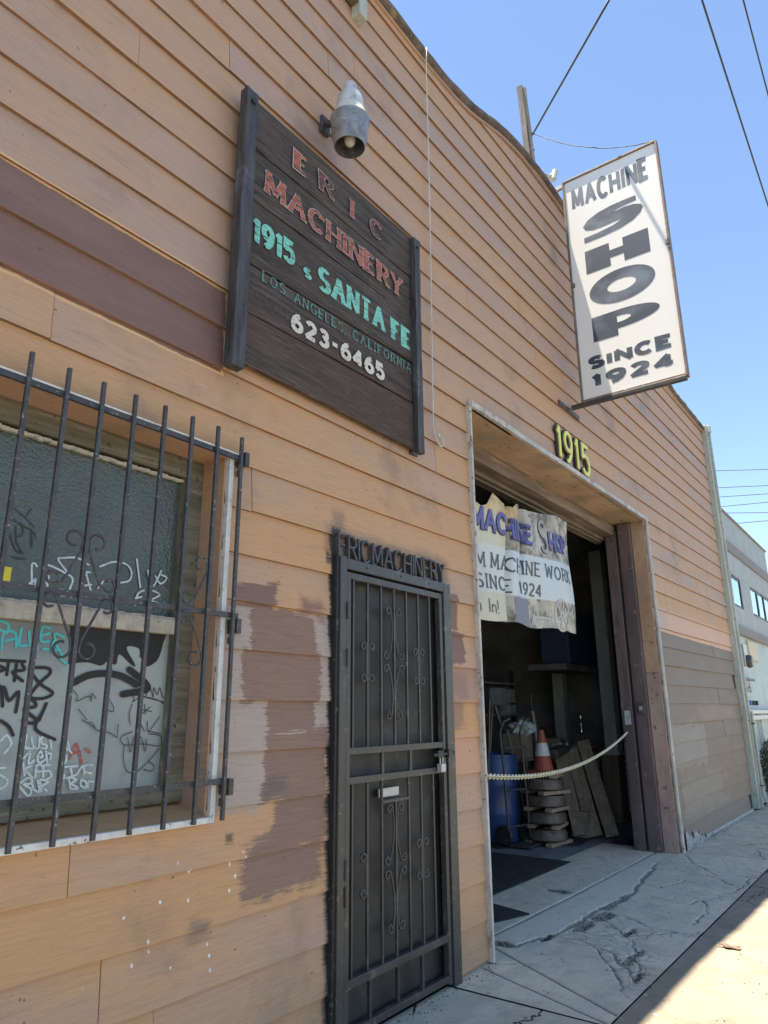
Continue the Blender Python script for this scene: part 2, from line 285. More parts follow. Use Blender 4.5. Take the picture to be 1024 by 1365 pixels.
# graffiti strokes: (ink, width in m, [(x, z), ...]) on the window pane
GRAF=[('w',0.008,[(1.33,1.99),(1.32,2.06),(1.33,2.07),(1.34,2.06)]),('w',0.008,[(1.32,1.99),(1.34,2.01),(1.34,1.99)]),('w',0.008,[(1.39,1.99),(1.37,2.07),(1.46,2.05),(1.49,2.03),(1.48,1.98),(1.49,1.96)]),('w',0.008,[(1.46,2.06),(1.42,2.1),(1.44,2.11),(1.5,2.12),(1.55,2.1)]),('w',0.008,[(1.39,2.03),(1.39,1.99)]),('w',0.008,[(1.45,1.96),(1.5,1.97)]),('w',0.008,[(1.54,2.07),(1.56,2.07)]),('w',0.008,[(1.54,2.07),(1.57,2.0)]),('w',0.008,[(1.53,2.01),(1.57,2.02)]),('w',0.008,[(1.6,2.1),(1.66,2.13),(1.72,2.13),(1.75,2.1),(1.74,2.06),(1.67,2.04)]),('w',0.008,[(1.77,2.16),(1.8,2.04)]),('w',0.008,[(1.83,2.12),(1.86,2.05),(1.9,2.13)]),('w',0.008,[(1.78,1.96),(1.79,2.01),(1.82,2.03)]),('w',0.008,[(1.78,1.99),(1.81,2.0)]),('w',0.008,[(1.86,1.96),(1.85,2.03),(1.9,2.02),(1.86,1.99),(1.91,1.98),(1.86,1.96)]),('w',0.008,[(1.62,2.04),(1.6,2.01)]),('w',0.008,[(1.9,2.11),(1.93,2.1),(1.9,2.07),(1.87,2.1)]),('k',0.006,[(1.22,2.27),(1.27,2.24),(1.31,2.21)]),('k',0.006,[(1.29,2.28),(1.27,2.24)]),('k',0.006,[(1.21,2.22),(1.23,2.22),(1.26,2.21),(1.31,2.19),(1.32,2.17)]),('k',0.006,[(1.24,2.2),(1.25,2.14),(1.28,2.1)]),('k',0.006,[(1.22,2.17),(1.25,2.11),(1.28,2.1)]),('k',0.006,[(1.26,2.21),(1.27,2.18),(1.25,2.16)]),('k',0.006,[(1.3,2.2),(1.31,2.13)]),('k',0.006,[(1.24,2.08),(1.29,2.08)]),('c',0.01,[(1.23,1.84),(1.26,1.83),(1.26,1.8),(1.23,1.81)]),('c',0.01,[(1.25,1.74),(1.25,1.8),(1.29,1.8),(1.3,1.75)]),('c',0.01,[(1.26,1.77),(1.29,1.78)]),('c',0.01,[(1.31,1.82),(1.31,1.76),(1.34,1.76)]),('c',0.01,[(1.34,1.81),(1.35,1.76)]),('c',0.01,[(1.36,1.82),(1.38,1.75)]),('c',0.01,[(1.42,1.83),(1.39,1.83),(1.39,1.78),(1.42,1.78)]),('c',0.01,[(1.39,1.8),(1.42,1.81)]),('c',0.01,[(1.45,1.78),(1.44,1.81),(1.48,1.8)]),('c',0.01,[(1.44,1.74),(1.44,1.78),(1.48,1.73)]),('c',0.01,[(1.44,1.75),(1.47,1.75)]),('c',0.01,[(1.47,1.72),(1.5,1.7)]),('c',0.01,[(1.4,1.75),(1.42,1.75)]),('b',0.012,[(1.25,1.7),(1.28,1.7),(1.34,1.7)]),('b',0.012,[(1.28,1.7),(1.28,1.65)]),('b',0.012,[(1.25,1.68),(1.27,1.67),(1.25,1.66)]),('b',0.012,[(1.31,1.69),(1.31,1.63)]),('b',0.012,[(1.33,1.69),(1.34,1.67),(1.3,1.66),(1.34,1.63)]),('b',0.012,[(1.36,1.68),(1.37,1.66),(1.41,1.62),(1.46,1.59),(1.43,1.57),(1.38,1.57),(1.38,1.59),(1.41,1.63),(1.44,1.66),(1.43,1.68),(1.37,1.68)]),('b',0.012,[(1.28,1.54),(1.27,1.6),(1.28,1.6),(1.3,1.56),(1.33,1.59),(1.33,1.52)]),('b',0.012,[(1.26,1.61),(1.26,1.59)]),('b',0.012,[(1.36,1.57),(1.39,1.56),(1.4,1.54),(1.36,1.53),(1.4,1.5),(1.42,1.49)]),('b',0.012,[(1.44,1.55),(1.42,1.49)]),('b',0.012,[(1.36,1.49),(1.39,1.48),(1.41,1.49),(1.37,1.52)]),('b',0.012,[(1.43,1.52),(1.41,1.46),(1.49,1.42)]),('b',0.012,[(1.28,1.49),(1.31,1.47),(1.33,1.44)]),('w',0.008,[(1.29,1.42),(1.31,1.44),(1.33,1.41),(1.31,1.38)]),('w',0.008,[(1.3,1.33),(1.32,1.33)]),('w',0.008,[(1.3,1.31),(1.33,1.29),(1.33,1.27),(1.31,1.26)]),('w',0.008,[(1.36,1.42),(1.38,1.44),(1.38,1.4),(1.41,1.39)]),('w',0.008,[(1.38,1.44),(1.37,1.41),(1.39,1.39)]),('w',0.008,[(1.4,1.43),(1.41,1.4),(1.43,1.39),(1.43,1.43)]),('w',0.008,[(1.46,1.43),(1.44,1.43),(1.44,1.41),(1.46,1.4),(1.46,1.39),(1.44,1.39)]),('w',0.008,[(1.47,1.42),(1.49,1.42)]),('w',0.008,[(1.47,1.43),(1.48,1.39)]),('w',0.008,[(1.38,1.36),(1.4,1.38),(1.4,1.34),(1.42,1.35)]),('w',0.008,[(1.44,1.36),(1.45,1.36),(1.44,1.38),(1.43,1.36),(1.44,1.34),(1.46,1.35)]),('w',0.008,[(1.46,1.38),(1.47,1.34)]),('w',0.008,[(1.46,1.37),(1.48,1.37),(1.48,1.35)]),('w',0.008,[(1.38,1.34),(1.39,1.3)]),('w',0.008,[(1.41,1.33),(1.39,1.32),(1.42,1.29)]),('w',0.008,[(1.43,1.29),(1.43,1.33),(1.45,1.33),(1.46,1.29)]),('w',0.008,[(1.43,1.31),(1.45,1.31)]),('w',0.008,[(1.48,1.33),(1.46,1.33),(1.46,1.31),(1.48,1.31),(1.49,1.29),(1.47,1.28)]),('w',0.008,[(1.37,1.27),(1.4,1.29),(1.42,1.28),(1.41,1.27),(1.39,1.27),(1.42,1.25),(1.41,1.23),(1.37,1.27)]),('w',0.008,[(1.42,1.27),(1.43,1.25),(1.45,1.24),(1.44,1.28)]),('w',0.008,[(1.46,1.24),(1.45,1.28),(1.48,1.27),(1.46,1.26),(1.48,1.24)]),('w',0.008,[(1.52,1.38),(1.52,1.4),(1.53,1.4),(1.54,1.38)]),('w',0.008,[(1.54,1.41),(1.55,1.38),(1.56,1.37)]),('w',0.008,[(1.52,1.35),(1.53,1.33),(1.54,1.34),(1.54,1.36)]),('w',0.008,[(1.52,1.32),(1.52,1.29),(1.54,1.28),(1.54,1.29)]),('w',0.008,[(1.54,1.32),(1.59,1.32)]),('w',0.008,[(1.56,1.32),(1.57,1.29)]),('w',0.008,[(1.55,1.28),(1.59,1.29)]),('w',0.008,[(1.59,1.29),(1.61,1.32),(1.62,1.29)]),('w',0.008,[(1.65,1.32),(1.62,1.32),(1.62,1.3),(1.65,1.29)]),('w',0.008,[(1.57,1.24),(1.56,1.28),(1.59,1.27),(1.57,1.26),(1.6,1.24),(1.57,1.24)]),('w',0.008,[(1.61,1.27),(1.61,1.25),(1.63,1.24),(1.63,1.26),(1.61,1.27)]),('w',0.008,[(1.64,1.24),(1.64,1.26),(1.66,1.26)]),('w',0.008,[(1.52,1.24),(1.53,1.24),(1.52,1.26)]),('r',0.012,[(1.56,1.35),(1.58,1.4),(1.61,1.33)]),('r',0.012,[(1.56,1.37),(1.6,1.37)]),('r',0.012,[(1.62,1.38),(1.62,1.38),(1.64,1.37)]),('k',0.0035,[(1.81,1.59),(1.97,1.56)]),('k',0.0035,[(1.81,1.56),(1.86,1.58),(1.93,1.57),(1.97,1.55)]),('k',0.0035,[(1.81,1.59),(1.82,1.56)]),('k',0.0035,[(1.84,1.58),(1.85,1.6),(1.87,1.58),(1.89,1.62),(1.91,1.58),(1.91,1.62),(1.93,1.59),(1.94,1.62),(1.96,1.58),(1.98,1.59)]),('k',0.0035,[(1.87,1.55),(1.88,1.51)]),('k',0.0035,[(1.85,1.53),(1.91,1.52)]),('k',0.0035,[(1.86,1.51),(1.9,1.54)]),('k',0.0035,[(1.81,1.55),(1.8,1.51),(1.81,1.47)]),('k',0.0035,[(1.84,1.45),(1.85,1.48),(1.88,1.44)]),('k',0.0035,[(1.89,1.48),(1.9,1.44),(1.95,1.5)]),('k',0.0035,[(1.9,1.44),(1.96,1.43)]),('k',0.0035,[(1.82,1.44),(1.77,1.42),(1.79,1.39),(1.88,1.39),(1.96,1.38),(1.96,1.42),(1.9,1.43)]),('k',0.0035,[(1.79,1.39),(1.79,1.34),(1.81,1.29),(1.85,1.28),(1.9,1.31),(1.96,1.37)]),('k',0.0035,[(1.91,1.32),(1.94,1.3),(1.93,1.28),(1.89,1.29)]),('k',0.0035,[(1.8,1.42),(1.82,1.36),(1.83,1.42),(1.85,1.35),(1.86,1.42),(1.89,1.36),(1.89,1.41)]),('k',0.0035,[(1.54,1.6),(1.56,1.58),(1.56,1.56),(1.61,1.58),(1.62,1.56),(1.62,1.59),(1.64,1.57)]),('k',0.0035,[(1.69,1.58),(1.72,1.54),(1.72,1.52),(1.69,1.53)]),('k',0.0035,[(1.57,1.53),(1.61,1.49)]),('k',0.0035,[(1.59,1.49),(1.63,1.47),(1.66,1.45),(1.71,1.44),(1.75,1.42)]),('k',0.0035,[(1.62,1.48),(1.63,1.48),(1.65,1.46)]),('k',0.0035,[(1.75,1.47),(1.75,1.42)]),('b',0.028,[(1.54,1.63),(1.6,1.66),(1.68,1.67),(1.75,1.66),(1.82,1.63)]),('b',0.028,[(1.78,1.69),(1.86,1.64),(1.87,1.61),(1.76,1.59)])]
GFILL=[[(1.5,1.85),(1.69,1.86),(1.93,1.86),(1.94,1.81),(1.92,1.74),(1.88,1.71),(1.85,1.71),(1.85,1.76),(1.83,1.74),(1.82,1.78),(1.76,1.78),(1.81,1.71),(1.79,1.71),(1.73,1.75),(1.72,1.71),(1.7,1.71),(1.68,1.72),(1.65,1.7),(1.59,1.71),(1.51,1.7)]]

# ------------------------------------------------------------------ materials
def siding_material():
    b = NB('siding_paint', 0.62, 0, 0.35)
    x, y, z = b.sep(b.pos)
    off = b.vmath('MULTIPLY', b.rnd, (37.0, 0.0, 11.0))
    n_lo = b.noise(0.55, 3, 0.5, (1, 1, 2.2), offset=off)
    n_md = b.noise(2.6, 5, 0.62, (0.6, 1, 2.0), offset=off)
    grain = b.noise(7.0, 6, 0.68, (.8, 1, 12), offset=off, dist=.7)
    fine = b.noise(55.0, 4, 0.65, (0.5, 1, 4.5))
    # orange-tan low down, pinker tan higher up, each board faded by its own amount
    tone_mix = b.math('ADD', b.math('MULTIPLY', b.rng(z, 1.6, 5.0), 0.55), b.math('MULTIPLY', b.rnd, 0.42))
    tone_mix = b.math('ADD', tone_mix, b.math('MULTIPLY', b.math('SUBTRACT', n_lo, 0.5), 1.7), clamp=True)
    c = b.mix(tone_mix, (0.555, 0.318, 0.150), (0.50, 0.33, 0.230))
    c = b.mix(b.rng(b.math('ADD', b.math('MULTIPLY', b.noise(1.1, 4, .6, (.5, 1, 1.6), offset=b.vmath('MULTIPLY', b.rnd, (5.0, 0.0, 71.0))), .8), b.math('MULTIPLY', b.rnd, .2)), .44, .66, 0, .75), c, (0.43, 0.305, 0.24))
    c = b.mix(b.rng(n_md, 0.52, 0.72, 0, 0.35), c, (0.600, 0.330, 0.170))
    c = b.mix(b.rng(n_md, 0.44, 0.26, 0, 0.35), c, (0.298, 0.204, 0.146))
    c = b.mix(b.rng(grain, 0.47, 0.70, 0, 0.26), c, (0.25, 0.155, 0.10))
    c = b.mix(b.rng(grain, 0.42, 0.22, 0, 0.3), c, (0.762, 0.504, 0.292))
    blot = b.noise(1.3, 6, 0.6, offset=(4, 1, 9))
    c = b.mix(b.rng(blot, 0.56, 0.72, 0, 0.5), c, (0.20, 0.155, 0.13))
    edge = b.noise(5.0, 6, 0.72, (1, 1, 1.5)); brush = b.noise(15.0, 4, 0.75, (0.32, 1, 9))
    big = b.math('SUBTRACT', b.noise(2.6, 2, .5), 0.5)
    wob = b.math('ADD', b.math('MULTIPLY', b.math('SUBTRACT', edge, 0.5), 0.22), b.math('MULTIPLY', b.math('SUBTRACT', brush, 0.5), 0.24))
    def patch(c, x0, x1, z0, z1, col, amt=1.0, soft=0.006, w=1.0, slope=0.0):
        p = b.vmath('SUBTRACT', b.pos, ((x0+x1)/2, 0, (z0+z1)/2))
        if slope: 
            px, py, pz = b.sep(p)
            cm = b.t.nodes.new('ShaderNodeCombineXYZ'); b.L(px, cm.inputs[0]); b.L(b.math('ADD', pz, b.math('MULTIPLY', px, slope)), cm.inputs[2]); p = cm.outputs[0]
        p = b.vmath('ABSOLUTE', p); p = b.vmath('SUBTRACT', p, ((x1-x0)/2, 0, (z1-z0)/2))
        px, py, pz = b.sep(p)
        d = b.math('ADD', b.math('MAXIMUM', px, pz), b.math('ADD', b.math('MULTIPLY', wob, w), b.math('MULTIPLY', big, .14 if w >= .4 and w < 1.5 else 0.0)))
        return b.mix(b.rng(d, soft, -soft, 0, amt), c, col)
    mauve = (0.215, 0.122, 0.095); brown = (0.27, 0.165, 0.115); grey = (0.42, 0.335, 0.275); greyb = (0.205, 0.162, 0.127)
    mv = b.mix(b.rng(n_md, .35, .7), mauve, (0.245, 0.15, 0.115)); mv = b.mix(b.rng(grain, .4, .75, 0, .4), mv, (0.13, 0.095, 0.09))
    br = b.mix(b.rng(n_md, .35, .7), brown, (0.255, 0.165, 0.125)); br = b.mix(b.rng(grain, .4, .72, 0, .5), br, (0.145, 0.10, 0.08))
    br = b.mix(b.rng(brush, .68, .76, 0, .8), br, (0.40, 0.27, 0.2))
    gr = b.mix(b.rng(grain, .45, .75, 0, .6), grey, (0.27, 0.23, 0.2))
    gb = b.mix(b.rng(n_md, .3, .7), greyb, (0.235, 0.19, 0.145)); gb = b.mix(b.rng(grain, .4, .75, 0, .4), gb, (0.16, 0.13, 0.11))
    # the mauve band on two courses, peeling along its upper edge
    tanp = (0.711, 0.456, 0.238)
    c = patch(c, -4, 2.045, 3.095, 3.568, tanp, 1, .004, .10)
    c = patch(c, -4, 2.025, 3.108, 3.552, mv, 1, .004, .13)
    # grey primer and brown paint between the window and the gate
    c = patch(c, 2.12, 2.88, 1.36, 2.005, gr, 1, .005, .25)
    c = patch(c, 2.12, 2.44, 1.10, 1.45, gr, 1, .01, .4)
    c = patch(c, 2.15, 2.44, 1.98, 2.12, mv, 1, .01, .5)
    c = patch(c, 2.62, 2.80, 1.98, 2.09, (0.22, 0.11, 0.085), .8, .03, .6)
    c = patch(c, 2.28, 2.74, 1.76, 2.00, br, 1, .005, .5)
    c = patch(c, 2.25, 2.77, 1.56, 1.80, br, 1, .005, .5)
    c = patch(c, 2.42, 2.75, 1.40, 1.62, br, 1, .005, .5)
    c = patch(c, 2.40, 2.84, 1.12, 1.44, br, 1, .005, .5)
    c = patch(c, 2.47, 2.85, 0.92, 1.15, br, 1, .012, .6)
    c = patch(c, 2.30, 2.82, 0.74, 0.96, br, 1, .025, .9)
    c = patch(c, 2.42, 2.56, 1.15, 1.24, (0.12, 0.10, 0.10), .7, .04, .9)
    # patches right of the gate
    c = patch(c, 4.05, 4.17, 2.05, 2.28, mv, 1, .005, .45)
    c = patch(c, 4.08, 4.26, 1.83, 2.03, mv, 1, .005, .5)
    c = patch(c, 4.02, 4.40, 1.585, 1.80, (0.38, 0.235, 0.185), .8, .02, .3)
    c = patch(c, 4.08, 4.26, 1.62, 1.76, mv, .45, .03, .6)
    c = patch(c, 4.03, 4.24, 1.42, 1.58, mv, .6, .03, .8)
    c = patch(c, 4.02, 4.40, 1.12, 1.37, (0.56, 0.33, 0.21), .6, .02, .2)
    # grey-brown lower coat right of the shop door with a pale pink course above it
    c = patch(c, 8.6, 13.3, 2.45, 2.76, (0.635, 0.390, 0.270), 1, .006, .04, -.01)
    c = patch(c, 8.6, 9.35, 2.47, 2.72, (0.46, 0.40, 0.33), .7, .12, .6)
    c = patch(c, 8.6, 13.3, -1.0, 2.475, tanp, 1, .004, .10)
    c = patch(c, 8.6, 13.3, -1.0, 2.46, gb, 1, .004, .12)
    c = patch(c, 9.0, 10.6, 0.85, 1.35, (0.29, 0.262, 0.225), .75, .02, 1.6)
    c = patch(c, 9.2, 11.6, 0.28, 0.72, (0.27, 0.235, 0.185), .7, .03, 1.6)
    c = patch(c, 11.2, 12.3, 0.35, 1.05, (0.225, 0.165, 0.115), .7, .01, 1.6)
    c = patch(c, 10.4, 12.6, 1.4, 1.58, (0.34, 0.235, 0.165), .5, .05, 1.2)
    # black overspray round the gate, spatter, pen marks
    c = patch(c, 2.845, 2.93, -0.2, 1.35, (0.035, 0.033, 0.033), 1, .02, .30)
    c = patch(c, 2.845, 2.92, 1.2, 2.5, (0.03, 0.03, 0.03), 1, .012, .25)
    c = patch(c, 2.80, 4.05, 2.36, 2.50, (0.10, 0.08, 0.07), .45, .05, .5)
    c = patch(c, 2.81, 2.835, 2.29, 2.36, (0.05, 0.045, 0.045), .9, .015, .2)
    c = patch(c, 2.86, 2.95, 2.5, 2.60, (0.12, 0.10, 0.09), .5, .05, .7)
    c = patch(c, 2.20, 2.24, .98, 1.02, (0.10, 0.07, 0.05), .8, .012, .25)
    c = patch(c, 2.05, 2.13, 0.66, .71, (0.13, 0.12, 0.12), .6, .03, .4)
    v = b.voro(17.0, stretch=(1, 0.0, 0.75), vec=b.vmath('ADD', b.pos, b.vmath('MULTIPLY', edge, (0.03, 0, 0.03))))
    inb = b.math('MULTIPLY', b.rng(x, 1.55, 1.7), b.math('MULTIPLY', b.rng(x, 2.5, 2.2), b.math('MULTIPLY', b.rng(z, .45, .55), b.rng(z, .98, .9))))
    c = b.mix(b.math('MULTIPLY', b.rng(v, .125, .09), inb), c, (0.75, 0.73, 0.68))
    # thin rust drips and small scuffs
    drip = b.noise(14.0, 3, 0.6, (1.0, 1, 0.10)); where = b.noise(0.9, 2, 0.5, offset=(7, 3, 5))
    c = b.mix(b.math('MULTIPLY', b.rng(drip, .66, .74, 0, .5), b.rng(where, .5, .62)), c, (0.16, 0.10, 0.07))
    sc = b.noise(34.0, 2, 0.5, (1, 1, 1.0)); c = b.mix(b.rng(sc, .735, .76, 0, .7), c, (0.10, 0.07, 0.055))
    # dust and splash near the ground
    c = b.mix(b.math('MULTIPLY', b.rng(z, .5, .0), b.rng(edge, .3, .7, .15, .55)), c, (0.24, 0.20, 0.17))
    h = b.math('ADD', b.math('MULTIPLY', grain, 0.8), b.math('MULTIPLY', fine, 0.35))
    return b.out(c, b.bump(h, 0.0050, 1.0), b.rng(n_md, .2, .8, .5, .75))

M = {}
M['siding'] = siding_material()
M['lip'] = M_simple('board_underside_shade', (0.25, 0.15, 0.095), 0.85, var=.35, scale=5, dirt=(0.24, 0.15, 0.09), stretch=(.5, 1, 1), bump=.001)  # shade below each board edge, put into the colour of its underside
M['core'] = M_simple('wall_core', (0.06, 0.05, 0.045), 0.9, var=.3)
M['trimw'] = M_simple('pale_trim', (0.50, 0.47, 0.42), 0.6, var=.2, scale=6, dirt=(0.28, 0.22, 0.16), spots=(0.15, 0.12, 0.1), stretch=(1, 1, .6))
M['white'] = M_simple('white_trim', (0.66, 0.66, 0.62), 0.5, var=.12, scale=6, dirt=(0.42, 0.38, 0.33), spots=(0.2, 0.17, 0.14))
M['peach'] = M_simple('peach_paint', (0.45, 0.295, 0.185), 0.6, var=.2, scale=3, dirt=(0.30, 0.20, 0.15), stretch=(1, 1, .4), spots=(0.2, 0.15, 0.12))
M['pink'] = M_simple('pink_paint', (0.42, 0.29, 0.235), 0.6, var=.2, scale=3, dirt=(0.23, 0.155, 0.145), stretch=(1, 1, .3), spots=(0.12, 0.09, 0.08))
M['soffit'] = M_simple('flaking_header_paint', (0.46, 0.315, 0.195), 0.7, var=.25, scale=2.2, dirt=(0.30, 0.27, 0.23), stretch=(1, 1, 1), spots=(0.14, 0.10, 0.08))
M['hdr_old'] = M_simple('old_header_wood', (0.20, 0.155, 0.115), 0.8, var=.4, scale=4, dirt=(0.32, 0.24, 0.17), stretch=(.3, 3, 3))
M['darkwood'] = M_simple('mauve_brown_door_paint', (0.125, 0.092, 0.088), 0.55, var=.28, scale=2.0, dirt=(0.075, 0.058, 0.055), stretch=(1, 2.5, .5), spots=(0.2, 0.16, 0.15))
M['steel'] = M_simple('dark_grey_steel_paint', (0.050, 0.047, 0.042), 0.42, var=.2, scale=5, dirt=(0.095, 0.095, 0.085), bump=.0008, spots=(0.12, 0.11, 0.1))
M['mesh'] = M_simple('dark_screen_panel', (0.034, 0.032, 0.029), 0.6, var=.25, scale=3, dirt=(0.055, 0.055, 0.05), bump=.001)
M['black'] = M_simple('black_paint', (0.02, 0.02, 0.021), 0.5, var=.25, scale=6, spots=(0.12, 0.11, 0.1))
M['iron'] = M_simple('worn_grille_iron', (0.05, 0.05, 0.052), 0.5, var=.35, scale=14, dirt=(0.10, 0.075, 0.06), spots=(0.25, 0.22, 0.19), bump=.001)
M['wornwood'] = M_simple('weathered_sash_wood', (0.155, 0.14, 0.10), 0.85, var=.4, scale=8, dirt=(0.27, 0.25, 0.2), stretch=(1, 1, .35), spots=(0.05, 0.04, 0.03), bump=.004)
M['wornwood_h'] = M_simple('weathered_rail_wood', (0.17, 0.155, 0.105), 0.85, var=.4, scale=8, dirt=(0.27, 0.25, 0.2), stretch=(.2, 1, 3), spots=(0.05, 0.04, 0.03), bump=.004)
M['putty'] = M_simple('glazing_putty', (0.50, 0.46, 0.37), 0.8, var=.2, scale=20, dirt=(0.25, 0.21, 0.15), bump=.003)
M['rust'] = M_simple('rusty_sign_steel', (0.20, 0.16, 0.135), 0.65, .25, var=.35, scale=9, dirt=(0.24, 0.095, 0.045), spots=(0.5, 0.47, 0.43), bump=.001)
M['galv'] = M_simple('galvanised_metal', (0.50, 0.50, 0.49), 0.45, .45, var=.12, scale=7, dirt=(0.33, 0.33, 0.32), bump=.0006)
M['lampblue'] = M_simple('lamp_housing', (0.55, 0.56, 0.55), 0.45, .1, var=.15, scale=9, dirt=(0.30, 0.31, 0.31), bump=.0006)
M['reflector'] = M_simple('grey_prismatic_reflector', (0.24, 0.25, 0.255), 0.28, .2, var=.3, scale=12, dirt=(0.38, 0.38, 0.36), bump=.0006)
M['whitepl'] = M_simple('cream_plastic', (0.68, 0.65, 0.54), 0.45, var=.08, scale=9, bump=0)
M['green'] = M_simple('pale_green_trim', (0.44, 0.47, 0.40), 0.6, var=.15, scale=5, dirt=(0.30, 0.32, 0.27), stretch=(1, 1, .3), spots=(0.18, 0.13, 0.1))
M['rope'] = M_simple('white_cord', (0.6, 0.59, 0.56), 0.8, var=.1, bump=0)
M['cable'] = M_simple('black_cable', (0.025, 0.025, 0.028), 0.6, var=.1, bump=0)
M['roofcap'] = M_simple('mossy_roof_edge', (0.145, 0.115, 0.095), 0.9, var=.45, scale=7, dirt=(0.27, 0.235, 0.10), spots=(0.33, 0.12, 0.08), stretch=(.6, 1, 1.5), bump=.008)
M['plankv'] = M_simple('grey_old_post', (0.25, 0.215, 0.19), 0.85, var=.35, scale=6, stretch=(3, 3, .25), spots=(0.07, 0.06, 0.05), bump=.003)
M['numy'] = M_simple('yellow_number_paint', (0.78, 0.75, 0.17), 0.5, var=.08, bump=0)
M['interior'] = M_simple('dark_interior_wall', (0.30, 0.29, 0.28), 0.9, var=.4, scale=1.2)
M['colgrey'] = M_simple('grey_column_paint', (0.48, 0.52, 0.51), 0.7, var=.2, scale=2, dirt=(0.36, 0.38, 0.38), stretch=(1, 1, .4))
M['bluepl'] = M_simple('blue_drum_plastic', (0.035, 0.075, 0.20), 0.4, var=.2, scale=4, dirt=(0.03, 0.05, 0.12), bump=.0005)
M['bluelt'] = M_simple('light_blue_plastic', (0.07, 0.17, 0.42), 0.45, var=.15, scale=4, bump=.0005)
M['navy'] = M_simple('navy_cabinet', (0.08, 0.11, 0.24), 0.6, var=.2, scale=2)
M['board'] = M_simple('raw_timber', (0.22, 0.165, 0.115), 0.8, var=.35, scale=6, stretch=(4, 4, .3), dirt=(0.11, 0.085, 0.065), bump=.002)
M['boardlt'] = M_simple('pale_timber', (0.34, 0.25, 0.16), 0.8, var=.25, scale=7, dirt=(0.3, 0.22, 0.15), bump=.002)
M['cast'] = M_simple('cast_iron', (0.11, 0.11, 0.11), 0.45, .6, var=.3, scale=9, dirt=(0.10, 0.07, 0.05))
M['disc'] = M_simple('rusty_brown_disc', (0.13, 0.10, 0.08), 0.55, .3, var=.4, scale=8, dirt=(0.20, 0.13, 0.08), spots=(0.25, 0.24, 0.23))
M['orange'] = M_simple('cone_orange', (0.27, 0.06, 0.032), 0.6, var=.15, dirt=(0.3, 0.07, 0.03))
M['refl'] = M_simple('cone_reflective_band', (0.48, 0.49, 0.48), 0.4, var=.1, bump=0)
M['bag'] = M_simple('crumpled_plastic', (0.42, 0.46, 0.46), 0.4, var=.25, scale=12)
M['cardb'] = M_simple('brown_card', (0.22, 0.18, 0.13), 0.85, var=.2)
M['chainy'] = M_simple('pale_yellow_chain', (0.70, 0.66, 0.45), 0.45, var=.1, bump=0)
M['chrome'] = M_simple('chrome', (0.75, 0.75, 0.75), 0.15, 1.0, var=.05, bump=0)
M['stucco'] = M_simple('grey_stucco', (0.42, 0.45, 0.44), 0.85, var=.1, scale=2.5, dirt=(0.35, 0.38, 0.37), bump=.004)
M['stuccod'] = M_simple('taupe_stucco_band', (0.27, 0.25, 0.235), 0.85, var=.12, scale=2.5, bump=.004)
M['whitew'] = M_simple('pale_painted_wall', (0.50, 0.58, 0.56), 0.7, var=.12, scale=2, dirt=(0.38, 0.45, 0.45), bump=.001)
M['rubber'] = M_simple('black_rubber_mat', (0.022, 0.022, 0.023), 0.85, var=.3, scale=6, dirt=(0.045, 0.043, 0.04), bump=.002)
M['leafd'] = M_simple('dry_leaf', (0.16, 0.11, 0.07), 0.8, var=.3, scale=30)
M['flash'] = M_simple('torn_flashing', (0.42, 0.43, 0.42), 0.7, var=.35, scale=14, dirt=(0.14, 0.12, 0.1), bump=.004)

def glass_material():
    b = NB('wired_obscure_glass', 0.12, 0, 0.6)
    v = b.voro(95, 'SMOOTH_F1', (1, 1, 1)); n = b.noise(42, 3, .6, (.8, 1, 1.6))
    x, y, z = b.sep(b.pos)
    wx = b.math('ABSOLUTE', b.math('SUBTRACT', b.math('FRACT', b.math('MULTIPLY', x, 78.0)), 0.5))
    wz = b.math('ABSOLUTE', b.math('SUBTRACT', b.math('FRACT', b.math('MULTIPLY', z, 78.0)), 0.5))
    wire = b.rng(b.math('MAXIMUM', wx, wz), .44, .48)
    c = b.mix(b.noise(5, 4), (0.05, 0.064, 0.06), (0.11, 0.135, 0.11))
    c = b.mix(b.math('MULTIPLY', wire, .35), c, (0.12, 0.13, 0.13))
    return b.out(c, b.bump(b.math('ADD', n, b.math('MULTIPLY', v, .6)), 0.006, 0.75), 0.16)
M['glass'] = glass_material()
def pane_paint():
    b = NB('painted_over_pane', 0.35, 0, 0.5)
    n = b.noise(2.2, 4, .6); n2 = b.noise(9, 5, .6)
    c = b.mix(b.rng(n, .3, .7), (0.38, 0.42, 0.385), (0.29, 0.33, 0.315))
    c = b.mix(b.rng(n2, .55, .75, 0, .4), c, (0.2, 0.22, 0.21))
    x, y, z = b.sep(b.pos)
    c = b.mix(b.math('MULTIPLY', b.rng(z, 1.66, 1.80), b.rng(x, 1.75, 1.4, 0, .8)), c, (0.15, 0.16, 0.165))
    c = b.mix(b.math('MULTIPLY', b.rng(b.noise(3, 4, .6, offset=(5, 5, 5)), .5, .7), b.rng(z, 1.5, 1.3, 0, .5)), c, (0.16, 0.20, 0.215))
    return b.out(c, b.bump(n2, .0006))
M['pane'] = pane_paint()
def ink(name, col, rough=.45, wear=0.0, under=None, scale=60):
    b = NB(name, rough)
    c = b.mix(b.rng(b.noise(scale*.3, 4), .3, .7), tuple(v*.85 for v in col), col)
    if wear: c = b.mix(b.rng(b.noise(scale, 4, .7, (.35, 1, 3)), 0.62-wear*.25, 0.70-wear*.2), c, under)
    return b.out(c)
M['ink_w'] = ink('white_marker', (0.62, 0.70, 0.70), wear=.3, under=(0.3, 0.34, 0.34))
M['ink_k'] = ink('thin_black_marker', (0.04, 0.045, 0.04)); M['ink_b'] = ink('black_spray', (0.018, 0.017, 0.017), .6)
